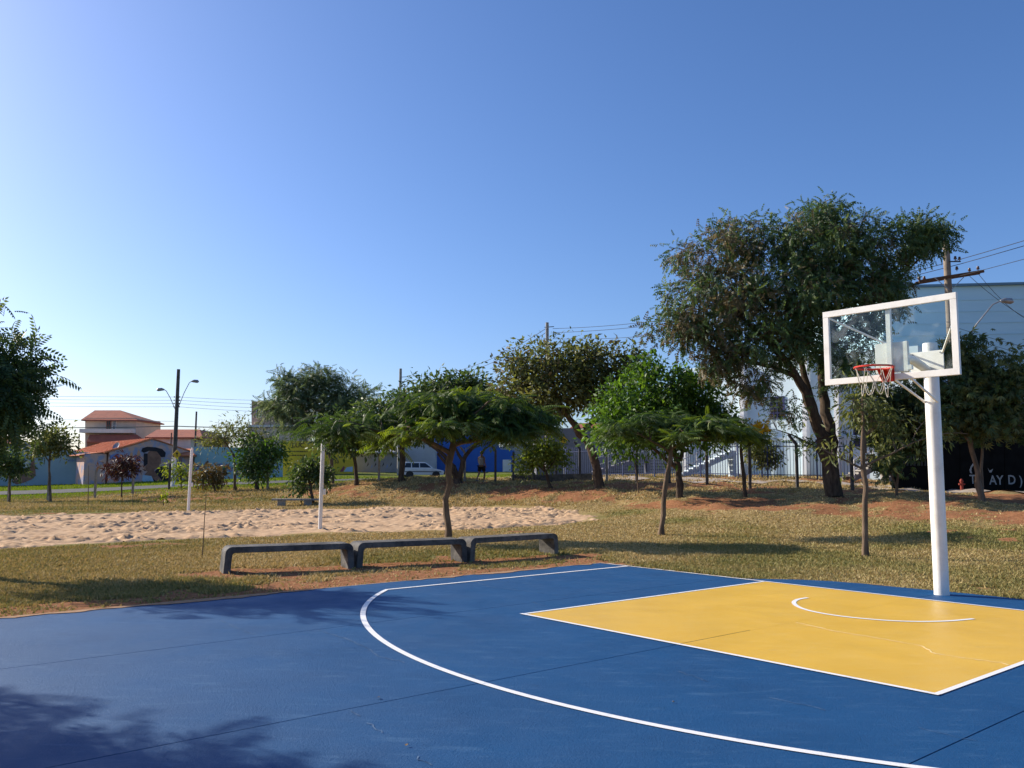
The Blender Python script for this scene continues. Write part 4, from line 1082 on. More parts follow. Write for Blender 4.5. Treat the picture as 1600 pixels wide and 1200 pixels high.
sapling((255, 795), (256, 778), 44, .03, 'low leafy sapling at the far edge of the sand', 60, 5)
#NEXT
# ------------------------------------------------------------------ buildings
def wallpoly(name, px, D, depth, m, parent=None, off=None, z_sink=.6):
    """a facade outline read at distance D, extruded back by depth; local to parent"""
    o = Vector(parent.location) if parent is not None else Vector((0, 0, 0))
    P = [at(a, c, D) - o for a, c in px]
    return MB().prism([(p.x, p.z) for p in P], depth, 'Y', P[0].y).build(name, m, parent)

def rect(x0, y0, x1, y1): return [(x0, y1), (x1, y1), (x1, y0), (x0, y0)]

def window(parent, x0, y0, x1, y1, D, frame_m, nv=1, nh=1, fw=.06):
    o = Vector(parent.location); a = at(x0, y1, D) - o; c = at(x1, y0, D) - o
    y = a.y
    w = MB().box(((a.x + c.x) / 2, y - .015, (a.z + c.z) / 2), (c.x - a.x - 2 * fw, .03, c.z - a.z - 2 * fw)).build('window', glass_dark, parent)
    f = MB()
    f.box(((a.x + c.x) / 2, y - .03, a.z + fw / 2), (c.x - a.x, .08, fw)).box(((a.x + c.x) / 2, y - .03, c.z - fw / 2), (c.x - a.x, .08, fw))
    f.box((a.x + fw / 2, y - .03, (a.z + c.z) / 2), (fw, .076, c.z - a.z - 2 * fw)).box((c.x - fw / 2, y - .03, (a.z + c.z) / 2), (fw, .076, c.z - a.z - 2 * fw))
    for k in range(1, nv + 1): f.box((a.x + (c.x - a.x) * k / (nv + 1), y - .045, (a.z + c.z) / 2), (fw * .6, .04, c.z - a.z - 2 * fw))
    for k in range(1, nh + 1): f.box(((a.x + c.x) / 2, y - .05, a.z + (c.z - a.z) * k / (nh + 1)), (c.x - a.x - 2 * fw, .03, fw * .6))
    f.build('frame', frame_m, w)
    return w

def bthing(name, label, px, py, D, cat='building', group=None):
    p = at(px, py, D); return thing(name, label, cat, (p.x, p.y, tz(p.x, p.y)), 0, group)

# --- house with the painted gable
mural_wall = mat('mural_plaster', (.58, .37, .29), (.30, .31, .42), .95, .9, lo=.46, hi=.58)
mural_blue = mat('mural_blue', (.13, .22, .50), (.18, .24, .44), .95, 2)
mural_skin = mat('mural_skin', (.34, .18, .12), (.20, .10, .07), .95, 1.1)
mural_dark = mat('mural_dark', (.022, .02, .025), (.04, .035, .04), .95, 1.5)
mural_pale = mat('mural_pale', (0.34, 0.476, 0.578), (0.442, 0.561, 0.646), .95, 2)
mural_orange = mat('mural_orange', (.66, .30, .14), (.58, .32, .2), .95, 2)
a = at(168, 755, 80)
HR = rad(40)
hb = thing('mural_house', 'low house with orange tiled roof and a portrait painted on its gable', 'house', (a.x, a.y, tz(a.x, a.y)), HR)
w_, l_, e_, r_ = 8.2, 17.0, 2.95, 4.25
MB().prism([(0, -.5), (w_, -.5), (w_, e_), (w_ * .47, r_), (0, e_)], l_, 'Y', 0).build('wall', mural_wall, hb)
rf = MB()
for (x0, z0, x1, z1) in ((-.45, e_ - .12, w_ * .47, r_ + .03), (w_ + .3, e_ - .08, w_ * .47, r_ + .03)):
    rf.prism([(x0, z0), (x1, z1), (x1, z1 + .1), (x0, z0 + .1)], l_ + .35, 'Y', -.12)
roof = rf.build('roof', roof_tile, hb)
rb = MB()
for k in range(54): 
    y = .05 + k * (l_ / 54)
    rb.bar((-.47, y, e_ - .005), (w_ * .47 - .05, y, r_ + .14), .09, .07)
rb.build('tile_rows', roof_tile, roof)
# satellite dish
dish = MB(); prof = [(.02, .0), (.14, .02), (.27, .075), (.38, .16), (.385, .17), (.26, .085), (.13, .03)]
dish.lathe(prof, 16)
do = dish.build('satellite_dish', grey_metal, None, True)
tag(do, 'round grey satellite dish on the orange tiled roof', 'dish')
do.location = hb.matrix_basis @ Vector((.9, .8, e_ + .55)); do.rotation_euler = (rad(60), 0, rad(-25))
ds = MB().tube([(0, 0, 0), (0, .0, -.5)], .025, 6).build('mast', grey_metal, do)
def mural(parent, polys, y=-.006):
    for nme, m, P, lay in polys:
        MB().prism(P, .004, 'Y', y - .005 * lay).build(nme, m, parent)
def blob(cx, cz, rx, rz, n=14, a0=0, j=.12, seed=0):
    r = random.Random(seed); return [(cx + rx * math.cos(t + a0) * (1 + r.uniform(-j, j)), cz + rz * math.sin(t + a0) * (1 + r.uniform(-j, j))) for t in np.linspace(0, 2 * math.pi, n + 1)[:-1]]
mp = []
rr_ = random.Random(4)
for k in range(30):
    x = rr_.choice([rr_.uniform(.3, 2.9), rr_.uniform(5.6, 7.8)]); z = rr_.uniform(.5, 2.7)
    mp.append(('painted_splash', mural_blue if k % 3 else mural_orange, blob(x, z, rr_.uniform(.12, .3), rr_.uniform(.2, .5), 9, 0, .45, k), 1))
mp += [('painted_coat', mural_dark, [(3.0, 0.0), (5.6, 0.0), (5.9, 1.1), (5.2, 1.75), (4.6, 1.6), (3.9, .9), (3.2, .8)], 2),
       ('painted_sleeve', mural_skin, [(3.25, .9), (3.9, 1.5), (5.0, .25), (5.5, .05), (4.6, .05), (4.1, .5)], 3),
       ('painted_shirt', mural_pale, [(3.05, .05), (4.25, .05), (3.9, .75), (3.1, .85)], 4),
       ('painted_face', mural_skin, blob(4.05, 2.35, .72, .98, 16, 0, .05, 3), 5),
       ('painted_hand', mural_skin, blob(3.75, 1.5, .5, .42, 12, 0, .12, 8), 6),
       ('painted_shade', mural_dark, [(3.15, 1.6), (3.5, 1.9), (3.45, 2.9), (3.1, 2.9)], 6),
       ('painted_hat', mural_dark, [(2.85, 3.1), (3.1, 2.95), (3.6, 3.15), (4.3, 3.1), (4.75, 2.55), (5.1, 2.6), (5.15, 3.0), (4.8, 3.35), (4.2, 3.5), (3.4, 3.55), (2.95, 3.4)], 7)]
mural(hb, mp)
# porch beside it
pw = MB().box((-1.1, 1.6, 1.2), (1.9, 2.8, 3.2)).build('porch_wall', mural_wall, hb)
MB().prism([(-2.5, e_ - .35), (-.5, e_ - .05), (-.5, e_ + .03), (-2.5, e_ - .27)], 4.5, 'Y', .2).build('porch_roof', roof_tile, hb)

# --- two-storey house behind it
h2 = bthing('two_storey_house', 'two-storey cream house with a hipped red roof and balcony', 170, 752, 101)
wallpoly('wall', rect(133, 653, 213, 752), 101, 7, cream, h2)
o_ = h2.location
def hip(parent, x0, x1, yb, yt, xa, xb, D, depth, m, ov=.5, name='roof'):
    a = at(x0, yb, D) - parent.location; c = at(x1, yb, D) - parent.location; t0 = at(xa, yt, D + depth / 2) - parent.location; t1 = at(xb, yt, D + depth / 2) - parent.location
    y0 = a.y - ov; y1 = a.y + depth + ov; z = a.z
    V = [(a.x, y0, z), (c.x, y0, z), (c.x, y1, z), (a.x, y1, z), (t0.x, (y0 + y1) / 2, t0.z), (t1.x, (y0 + y1) / 2, t1.z)]
    V += [(p[0], p[1], p[2] - .14) for p in V[:4]]
    return MB().add(V, [(0, 1, 5, 4), (1, 2, 5), (2, 3, 4, 5), (3, 0, 4), (0, 6, 7, 1), (1, 7, 8, 2), (2, 8, 9, 3), (3, 9, 6, 0), (6, 9, 8, 7)]).build(name, m, parent)
hip(h2, 130, 217, 656, 641, 148, 188, 101, 7, roof_brown)
MB().box((at(173, 660, 101).x - o_.x, -.6, at(173, 674, 101).z - o_.z), (at(216, 660, 101).x - at(136, 660, 101).x, 1.3, .45)).build('balcony', white_wall, h2)
for x0, x1 in ((166, 174), (176, 182)): window(h2, x0, 657, x1, 672, 101, roof_brown if x0 < 170 else white_paint, 1, 1)
hip(h2, 136, 222, 690, 679, 140, 214, 99.2, 1.6, roof_brown, .1, 'lower_roof')
wallpoly('lower_wall', rect(136, 689, 220, 752), 99.4, 1.5, mat('brick_red', (.33, .15, .09), (.25, .11, .07), .95, 2), h2)
# --- white house to the right of it
h3 = bthing('white_house', 'white-walled house with a red roof behind the lamp pole', 262, 750, 96)
wallpoly('wall', [(230, 750), (298, 750), (298, 682), (232, 686)], 96, 8, white_wall, h3)
hip(h3, 228, 318, 683, 671, 246, 312, 95.8, 8, roof_brown, .3)
h3b = bthing('red_roofed_house', 'small house with a sloping red roof left of the far volleyball post', 296, 752, 84)
wallpoly('wall', rect(284, 714, 304, 752), 84, 5, mural_wall, h3b)
hip(h3b, 281, 305, 711, 701, 290, 304, 83.6, 5, roof_tile, .3)
h3c = bthing('brown_house', 'brown gabled house behind the sparse tree', 312, 748, 100)
wallpoly('wall', [(299, 748), (330, 748), (330, 688), (314, 672), (299, 684)], 100, 6, mat('brown_plaster', (.22, .15, .12), (.17, .12, .1), .95, 2), h3c)
hip(h3c, 297, 332, 688, 674, 305, 325, 99.7, 6, roof_brown, .2)
# --- blue mural wall at the left
blue_wall = mat('blue_mural_plaster', (.27, .36, .40), (.33, .42, .44), .95, .5)
bw = bthing('blue_mural_wall', 'long blue boundary wall with dark painted shapes at the left edge', 60, 757, 82, 'wall')
wallpoly('wall', [(-320, 772), (146, 760), (146, 708), (100, 703), (-320, 700)], 82, .25, blue_wall, bw)
def mural_px(parent, P, D, m, name, lay=1):
    Q = [at(x, y, D) - parent.location for x, y in P]
    MB().prism([(p.x, p.z) for p in Q], .004, 'Y', -.004 - .005 * lay).build(name, m, parent)
mural_px(bw, [(18, 753), (22, 742), (28, 735), (36, 738), (45, 735), (49, 722), (48, 714), (53, 713), (55, 728), (56, 743), (50, 749), (38, 754), (26, 757)], 82, mural_skin, 'painted_arm', 1)
mural_px(bw, [(26, 737), (36, 740), (46, 735), (47, 728), (40, 733), (30, 733)], 82, mural_dark, 'painted_shape', 2)
mural_px(bw, [(38, 731), (46, 729), (46, 716), (40, 722)], 82, white_wall, 'painted_patch', 1)
for k in range(7): mural_px(bw, [(106 + k * 2.1, 721 - (k % 3)), (107.6 + k * 2.1, 721.5), (107.2 + k * 2.1, 718.5 - (k % 2) * 2), (106.3 + k * 2.1, 718)], 82, mural_blue, 'spray_tag', 1)
h4 = bthing('corner_house', 'blue and cream house with a red roof behind the left blue wall', 0, 755, 96)
wallpoly('wall', [(-120, 758), (44, 752), (44, 690), (-120, 690)], 96, 8, mat('blue_plaster', (.10, .16, .32), (.14, .2, .33), .95, .7), h4)
hip(h4, -125, 22, 692, 684, -80, 4, 95.7, 8, roof_tile, .3)
# --- teal graffiti wall
teal = mat('teal_plaster', (0.27, 0.4455, 0.486), (0.3375, 0.4995, 0.513), .95, .5)
tw = bthing('graffiti_wall', 'teal boundary wall with purple and black graffiti behind the sparse tree', 370, 748, 84, 'wall')
wallpoly('wall', [(302, 758), (441, 752), (441, 700), (302, 698)], 84, .25, teal, tw)
rr_ = random.Random(11)
graf = [mat('spray_purple', (.12, .07, .2), (.17, .1, .2), .9, 3), mural_dark, mural_blue, mat('spray_red', (.25, .06, .09), None, .9), white_wall, mat('spray_green', (.05, .13, .10), None, .9)]
for k in range(26):
    x = 306 + k * 2.7 + rr_.uniform(-1, 1); y = 733 + rr_.uniform(-6, 8); wx = rr_.uniform(2, 4.5); wy = rr_.uniform(3, 7)
    P = [(x + wx * math.cos(t) * rr_.uniform(.4, 1), y - wy * math.sin(t) * rr_.uniform(.4, 1)) for t in np.linspace(0, 2 * math.pi, 9)[:-1]]
    mural_px(tw, P, 84, graf[k % 6], 'spray_paint', 1 + k % 3)
for k in range(9):
    x = 424 + k * 1.8; y = 728 + rr_.uniform(-4, 8)
    mural_px(tw, [(x + 2.4 * math.cos(t), y - 4 * math.sin(t) * rr_.uniform(.5, 1)) for t in np.linspace(0, 2 * math.pi, 8)[:-1]], 84, graf[(k * 2) % 6] if k % 2 else mural_pale, 'spray_paint', 1 + k % 3)
# --- beige block
hbk = bthing('beige_block', 'tall peach and beige building behind the tall feathery tree', 425, 745, 108)
wallpoly('wall', rect(393, 630, 452, 748), 108, 10, mat('peach_plaster', (.52, .36, .26), (.45, .31, .23), .95, 1), hbk)
wallpoly('side_wing', rect(386, 668, 470, 748), 107, 6, cream, hbk)
MB().box((at(425, 629, 108).x - hbk.location.x, 5, at(425, 629, 108).z - hbk.location.z), (at(454, 629, 108).x - at(392, 629, 108).x, 10.4, .3)).build('parapet', mat('pink_trim', (.5, .27, .2), None, .9), hbk)
wallpoly('ledge', rect(384, 664, 472, 668), 106.8, 6, white_wall, hbk)
for x0 in (400, 424): window(hbk, x0, 640, x0 + 9, 652, 108, white_paint, 1, 0)
# --- yellow wall with writing
yellow_wall = mat('yellow_plaster', (0.63, 0.45, 0.0375), (0.54, 0.375, 0.045), .95, .8)
yw = bthing('yellow_wall', 'yellow painted wall with black lettering behind the near volleyball post', 500, 742, 86, 'wall')
wallpoly('wall', [(440, 746), (556, 742), (556, 692), (440, 688)], 86, .3, yellow_wall, yw)
def text(body, px, py, D, h_px, m, parent, name='lettering', sx=1.0, font_shear=0):
    cu = bpy.data.curves.new(name, 'FONT'); cu.body = body; cu.extrude = .003; cu.align_x = 'CENTER'; cu.resolution_u = 3; cu.shear = font_shear; cu.offset = .012
    tmp = bpy.data.objects.new(name, cu); COL.objects.link(tmp)
    dg = bpy.context.evaluated_depsgraph_get(); dg.update()
    me = bpy.data.meshes.new_from_object(tmp.evaluated_get(dg)); bpy.data.objects.remove(tmp)
    o = link_mesh(name, me, None, parent); me.materials.clear(); me.materials.append(m)
    p = at(px, py, D) - parent.location; k = h_px / F * D / .72
    o.location = (p.x, p.y - .012, p.z); o.rotation_euler = (math.pi / 2, 0, 0); o.scale = (k * sx, k, 1)
    return o
text('LUC', 466, 699, 86, 7.5, mural_dark, yw)
text('50', 526, 724, 86, 5, mural_dark, yw)
text('MAC', 533, 715.5, 86, 2.6, mural_dark, yw)
rr_ = random.Random(2)
for row, (x0, x1, y) in enumerate(((444, 480, 706.5), (446, 476, 712.5))):
    x = x0
    while x < x1:
        wx = rr_.uniform(1.0, 1.9); mural_px(yw, [(x, y), (x + wx, y), (x + wx, y - 2.2), (x, y - 2.2 + rr_.uniform(0, .8))], 86, mural_dark, 'worn_lettering', 1); x += wx + rr_.uniform(.5, 1.3)
mural_px(yw, [(531, 737), (537, 728), (539, 730), (536, 737)], 86, graf[3], 'painted_shape', 1)
mural_px(yw, [(537, 737), (542, 730), (551, 729), (551, 737)], 86, mural_pale, 'painted_shape', 1)
# --- grey workshop
gw = bthing('grey_workshop', 'grey workshop with a pale gabled roof behind the white disc sign', 590, 740, 89)
grey_wall = mat('grey_plaster', (0.26, 0.273, 0.2925), (0.195, 0.2015, 0.221), .95, .5)
wallpoly('wall', [(556, 744), (628, 742), (628, 705), (556, 706)], 89, 9, grey_wall, gw)
hip(gw, 554, 632, 706, 690, 575, 618, 88.8, 9, mat('pale_sheet_roof', (.36, .38, .42), (.30, .32, .36), .7, 1), .2)
for k in range(7): mural_px(gw, [(574 + k * 6 + 2 * math.cos(t), 726 - 4 * math.sin(t * 2) + (k % 2) * 3) for t in (0, .7, 1.6, 2.5)], 89, mural_blue if k % 2 else mural_dark, 'spray_tag', 1)
# --- pale gate house and blue warehouse
pb = bthing('pale_workshop', 'pale grey wall section beside the blue warehouse behind the car', 655, 740, 91)
wallpoly('wall', [(626, 744), (680, 743), (680, 690), (626, 692)], 91, 7, mat('pale_grey_plaster', (0.42, 0.434, 0.476), (0.336, 0.35, 0.378), .95, .5), pb)
cobalt = mat('cobalt_paint', (0.024, 0.09, 0.36), (0.03, 0.1125, 0.405), .7, .4)
wb = bthing('blue_warehouse', 'cobalt blue warehouse behind the white car and the walking person', 740, 738, 93)
wallpoly('wall', [(678, 742), (804, 741), (804, 704), (782, 702), (770, 676), (678, 672)], 93, 14, cobalt, wb)
wallpoly('roof', [(678, 672.3), (770, 676.3), (770, 675), (678, 671)], 92.8, 14.4, grey_metal, wb)
MB().box((at(792, 737, 93).x - wb.location.x, -.02, at(792, 728, 93).z - wb.location.z), (.9, .06, 1.35)).build('door', white_wall, wb)
gb = bthing('grey_gable_hall', 'pale grey gabled hall right of the blue warehouse', 820, 738, 98)
wallpoly('wall', [(776, 742), (885, 741), (885, 706), (832, 684), (776, 700)], 98, 12, mat('concrete_block', (.40, .38, .34), (.33, .31, .28), .95, .8), gb)
# --- purple grey hall with the first stairs
hall_m = mat('slate_plaster', (0.15, 0.15, 0.1812), (0.125, 0.125, 0.1562), .95, .4)
ph = bthing('slate_hall', 'dark slate-grey hall behind the yellow diamond sign and white stair rails', 960, 745, 66)
wallpoly('wall', [(838, 748), (1052, 748), (1052, 669), (838, 669)], 66, 10, hall_m, ph)
hip(ph, 890, 960, 669, 661, 900, 950, 68, 5, roof_brown, .2)
for k in range(5): MB().box((at(1000, 700, 66).x - ph.location.x, -.02, at(1000, 738 - k * 4.6, 66).z - ph.location.z), (5.2, .05, .03)).build('cladding_seam', mural_dark, ph)
def stairs(name, label, px0, py0, px1, py1, D, n, m, depth=1.6):
    a = at(px0, py0, D); c = at(px1, py1, D)
    s = thing(name, label, 'staircase', a)
    dx, dz = (c.x - a.x) / n, (c.z - a.z) / n
    for k in range(n):
        MB().box((dx * (k + .5), depth / 2, dz * (k + 1) - .04), (abs(dx) + .06, depth, .08)).build('step', m, s)
    e = c - a
    for sy in (.05, depth - .05): MB().bar((-.1, sy, -.12), (e.x, sy, e.z - .12), .08, .26).build('stringer', m, s)
    for k in (.98,): MB().box((e.x * k, depth / 2, e.z / 2 - .3), (.2, depth * .9, e.z + .5)).build('support', m, s)
    for off in (.45, .95):
        MB().bar((0, -.04, off), (e.x, -.04, e.z + off), .05).build('handrail', white_paint, s)
    for k in np.linspace(0, 1, 5):
        MB().bar((e.x * k, -.04, e.z * k - .05), (e.x * k, -.04, e.z * k + .95), .045).build('baluster', white_paint, s)
    return s
stairs('staircase', 'grey stair with white handrails before the slate hall', 928, 738, 1016, 712, 60, 11, hall_m)
# --- pale blue school building and gym
sky_wall = mat('pale_blue_paint', (.66, .79, .85), (.60, .75, .82), .8, .35)
sb = bthing('pale_blue_building', 'pale blue building with blue-framed windows behind the picket fence', 1240, 750, 54)
wallpoly('wall', rect(1046, 560, 1425, 764), 54, 10, sky_wall, sb)
pil = mat('white_pilaster', (.78, .80, .82), (.70, .73, .76), .8, .5)
for x in (1052, 1161, 1268, 1318): wallpoly('pilaster', rect(x - 3.5, 561, x + 3.5, 764), 53.5, .498, pil, sb)
navy = mat('navy_frame', (.02, .025, .10), (.03, .035, .13), .6, 3)
window(sb, 1202, 618, 1225, 653, 54, navy, 3, 3, .09)
window(sb, 1335, 622, 1368, 700, 54, navy, 3, 4, .09)
window(sb, 1090, 622, 1113, 653, 54, navy, 3, 3, .09)
wallpoly('dado', rect(1047, 683, 1424, 688), 53.9, .096, mat('pale_trim', (.60, .70, .76), None, .8), sb)
stairs('staircase', 'white stair with handrails against the pale blue building', 1068, 742, 1150, 704, 52.5, 10, mat('pale_stair', (.52, .60, .66), (.46, .54, .60), .9, 2), 1.5)
stairs('staircase', 'concrete stair beside the black wall, behind the slim young tree', 1335, 746, 1395, 714, 46, 8, concrete, 1.4)
sb.rotation_euler = (0, 0, rad(-44))
gym_m = mat('gym_sheeting', (.42, .64, .74), (.47, .69, .78), .55, .6, .15, 3, stretch=(.3, 1, 3))
gy_ = bthing('gymnasium', 'huge teal-blue sheet-clad gymnasium rising behind the goal', 1500, 750, 64)
wallpoly('wall', [(1380, 758), (1900, 758), (1900, 436), (1380, 449)], 64, 20, gym_m, gy_)
wallpoly('roof_edge', [(1378, 449.5), (1900, 436.5), (1900, 433), (1378, 446)], 63.7, 20.5, mat('gym_trim', (.12, .22, .30), None, .6), gy_)
for k in range(9):
    y = 470 + k * 18
    P = [at(1381, y + 1.5, 64) - gy_.location, at(1899, y - 9, 64) - gy_.location]
    MB().bar((P[0].x, -.03, P[0].z), (P[1].x, -.03, P[1].z), .03, .035).build('sheet_seam', gym_m, gy_)
MB().box((at(1420, 700, 60).x - sb.location.x, 4, at(1420, 670, 60).z - sb.location.z), (3.4, 2, 4.5)).build('annex', mat('purple_grey', (.07, .065, .10), (.09, .085, .12), .9, 1), sb)
# --- black wall with lettering
D = 38.2
kw = bthing('black_wall', 'black wall with pale letters behind the goal post at the right edge', 1520, 767, D, 'wall')
wallpoly('panel', [(1396, 775), (1466, 775), (1466, 672), (1396, 672)], D + .3, .2, black_paint, kw)
for k in range(9): wallpoly('slat', rect(1411 + k * 5.6, 690, 1414 + k * 5.6, 728), D + .24, .05, mat('slat_dark', (.03, .03, .03), None, .7) if 'slat_dark' not in MATS else MATS['slat_dark'], kw)
for k, x0 in enumerate((1467, 1500, 1535, 1570, 1605, 1640, 1675, 1710)):
    wallpoly('panel', rect(x0 + .25, 654 - (k % 2) * .6, x0 + (32.5 if k == 0 else 34.5), 777), D, .25, black_paint, kw)
chalk = mat('letter_paint', (.42, .42, .40), (.28, .28, .27), .9, 12)
for ch, x, y, hh in (('T', 1520, 755.5, 14), ('A', 1551.5, 757, 14.5), ('Y', 1562.5, 757, 14.5), ('D', 1581, 756.5, 14.5), (')', 1595.5, 757, 14)):
    text(ch, x, y, D, hh, chalk, kw, 'letter', .85)
def mark(P):
    Q = [at(x, y, D) - kw.location for x, y in P]; n = len(Q) // 2
    MB().prism([(p.x, p.z) for p in Q], .004, 'Y', -.014).build('painted_mark', chalk, kw)
mark([(1520, 724), (1517, 728), (1514.5, 734), (1515.5, 739), (1519, 740), (1517.5, 736), (1518, 731), (1521, 727)])
mark([(1543, 731), (1546, 735.5), (1549, 734), (1551.5, 732.5), (1549, 738), (1546, 738.5), (1544.5, 735)])
hy = at(1503, 764, 37.2)
hyd = thing('hydrant', 'small red hydrant against the black wall, right of the goal post', 'hydrant', (hy.x, hy.y, tz(hy.x, hy.y)))
hyd_red = mat('shaded_red', (.28, .04, .025), (.2, .03, .02), .7, 8)  # hydrant red, darkened in its base colour to imitate the trees' shade
MB().lathe([(.09, -.05), (.09, .03), (.065, .05), (.065, .42), (.08, .43), (.08, .47), (.055, .53), (.02, .56)], 14).build('body', hyd_red, hyd, True)
for s in (-1, 1): MB().tube([(0, 0, .33), (s * .13, -.02, .33)], .04, 10).build('outlet', hyd_red, hyd, True)

# ------------------------------------------------------------------ picket fence
fence_m = mat('fence_blue', (.03, .05, .13), (.04, .06, .16), .5, 6)
fn = thing('picket_fence', 'tall dark blue metal picket fence before the pale blue building', 'fence', (0, 0, 0))
pts = [at(884, 745, 58), at(1040, 747, 52), at(1200, 750, 47), at(1336, 752, 45.4)]
hF = 2.15
pk_me = None; po_me = None; acc = 0
for a, c in zip(pts[:-1], pts[1:]):
    d = Vector((c.x - a.x, c.y - a.y, 0)); Ln = d.length; ang = math.atan2(d.y, d.x)
    n = int(Ln / .165)
    za, zc = tz(a.x, a.y) + .05, tz(c.x, c.y) + .05
    for zo in (.28, hF - .32): MB().bar((a.x, a.y, za + zo), (c.x, c.y, zc + zo), .035, .045).build('rail', fence_m, fn)
    for k in range(n):
        t = k / n; x, y, z = a.x + d.x * t, a.y + d.y * t, za + (zc - za) * t
        post = (k % 15 == 0)
        if post:
            if po_me is None: o = MB().box((0, 0, hF / 2 - .1), (.08, .08, hF + .3)).build('post', fence_m, fn); po_me = o.data
            else: o = link_mesh('post', po_me, None, fn)
        else:
            if pk_me is None: o = MB().box((0, 0, hF / 2 + .05), (.026, .026, hF - .1)).build('picket', fence_m, fn); pk_me = o.data
            else: o = link_mesh('picket', pk_me, None, fn)
        o.location = (x, y, z); o.rotation_euler = (0, 0, ang)

# ------------------------------------------------------------------ concrete fence posts with bent tops
def cpost(px, py, top, D, label, lean=1, m=concrete):
    b = at(px, py, D); h = (py - top) / F * D; z = tz(b.x, b.y)
    o = thing('concrete_post', label, 'post', (b.x, b.y, z), 0, 'concrete posts of the old park fence')
    w = .13
    MB().box((0, 0, h * .42 - .1), (w, w, h * .84 + .2)).build('shaft', m, o, bevel=.012)
    MB().bar((0, 0, h * .82), (-lean * h * .14, 0, h), w * .92).build('bent_top', m, o, bevel=.012)
post_dark = mat('post_stained', (.11, .10, .095), (.06, .055, .05), .95, 4)
cpost(13, 786, 741, 52.6, 'leftmost pale concrete post, at the foot of the blue wall mural', 0)
cpost(75, 784, 742, 53.4, 'pale concrete post directly behind the airy olive tree', 0)
cpost(148, 779, 727, 56, 'bent-top concrete post left of the maroon tree', -1)
cpost(207, 775, 734, 58, 'pale concrete post directly right of the maroon tree', 0)
cpost(264, 768, 727, 60, 'dark concrete post left of the street lamp pole', 0, post_dark)
cpost(317, 767, 723, 58, 'concrete post behind the brownish croton shrub', -1, post_dark)
cpost(418, 764, 728, 55, 'concrete post right of the low bushy tree', 0)
cpost(592, 754, 706, 51.5, 'concrete post carrying the white disc sign', -1)
cpost(726, 753, 700, 50, 'concrete post behind the V-shaped tree stems', 1)
cpost(774, 753, 694, 48.5, 'dark bent concrete post right of the walking person', 1, post_dark)
cpost(802, 751, 707, 48.6, 'dark concrete post between the bent post and the yellow-green tree', 0, post_dark)
cpost(833, 750, 708, 48.6, 'dark concrete post behind the yellow-green tree', 0, post_dark)
cpost(869, 750, 708, 48.6, 'dark concrete post beneath the yellow diamond sign', 0, post_dark)
cpost(906, 750, 689, 48, 'bent concrete post left of the leaning tree trunk', 1, post_dark)
cpost(948, 752, 705, 46.6, 'pale concrete post right of the leaning tree trunk', 0)
cpost(995, 753, 700, 45.4, 'dark concrete post before the slate hall stairs', 0, post_dark)
cpost(1046, 756, 695, 43.4, 'dark concrete post behind the dense bright tree stems', 0, post_dark)
cpost(1105, 757, 690, 42.6, 'dark concrete post before the white stair', 0, post_dark)
cpost(1172, 762, 690, 40.6, 'concrete post beside the slim tree with the yellow flower', 0, post_dark)
cpost(1246, 762, 677, 39.8, 'tall bent dark post before the picket fence, left of the large tree', 1, post_dark)
cpost(1332, 766, 690, 37.6, 'dark post between the large tree and the slim young tree', 0, post_dark)
# white disc on its post
dq = at(597, 713, 51.3)
dd = MB(); dd.lathe([(.17, 0), (.17, .03)], 20); do2 = dd.build('disc_sign', white_paint, None, True)
do2.location = (dq.x, dq.y, dq.z); do2.rotation_euler = (math.pi / 2, 0, 0); tag(do2, 'small white disc sign fixed to a concrete post', 'sign')
# low wall along the crest
lwp = [at(800, 752, 49.4), at(924, 753, 47)]
lo = MB().bar((lwp[0].x, lwp[0].y, tz(lwp[0].x, lwp[0].y) + .12), (lwp[1].x, lwp[1].y, tz(lwp[1].x, lwp[1].y) + .12), .2, .55).build('low_wall', concrete_dark)
tag(lo, 'low grey kerb wall along the crest behind the yellow-green tree', 'wall')

# ------------------------------------------------------------------ diamond signs
sign_y = mat('sign_yellow', (.72, .42, .02), (.65, .36, .02), .6, 5)
def diamond(px, py, D, half, base_y, label, pole=True):
    p = at(px, py, D); z0 = tz(p.x, p.y)
    o = thing('diamond_sign', label, 'sign', (p.x, p.y, z0), 0, 'yellow diamond road signs')
    h = p.z - z0
    MB().prism([(0, h - half), (half, h), (0, h + half), (-half, h)], .015, 'Y', -.045).build('plate', sign_y, o)
    MB().prism([(0, h - half * .5), (half * .16, h - half * .45), (half * .1, h + half * .1), (half * .35, h + half * .1), (0, h + half * .55), (-half * .35, h + half * .1), (-half * .1, h + half * .1)], .004, 'Y', -.052).build('symbol', mural_dark, o)
    if pole: MB().tube([(0, 0, -.2), (0, 0, h + half * .7)], .028, 8).build('pole', grey_metal, o)
    return o
diamond(276, 710, 69.3, .38, 763, 'yellow diamond sign on the street lamp pole at left', True).rotation_euler = (0, 0, rad(50))
diamond(881, 688, 60, .28, 745, 'yellow diamond sign above the yellow-green tree on the bank')

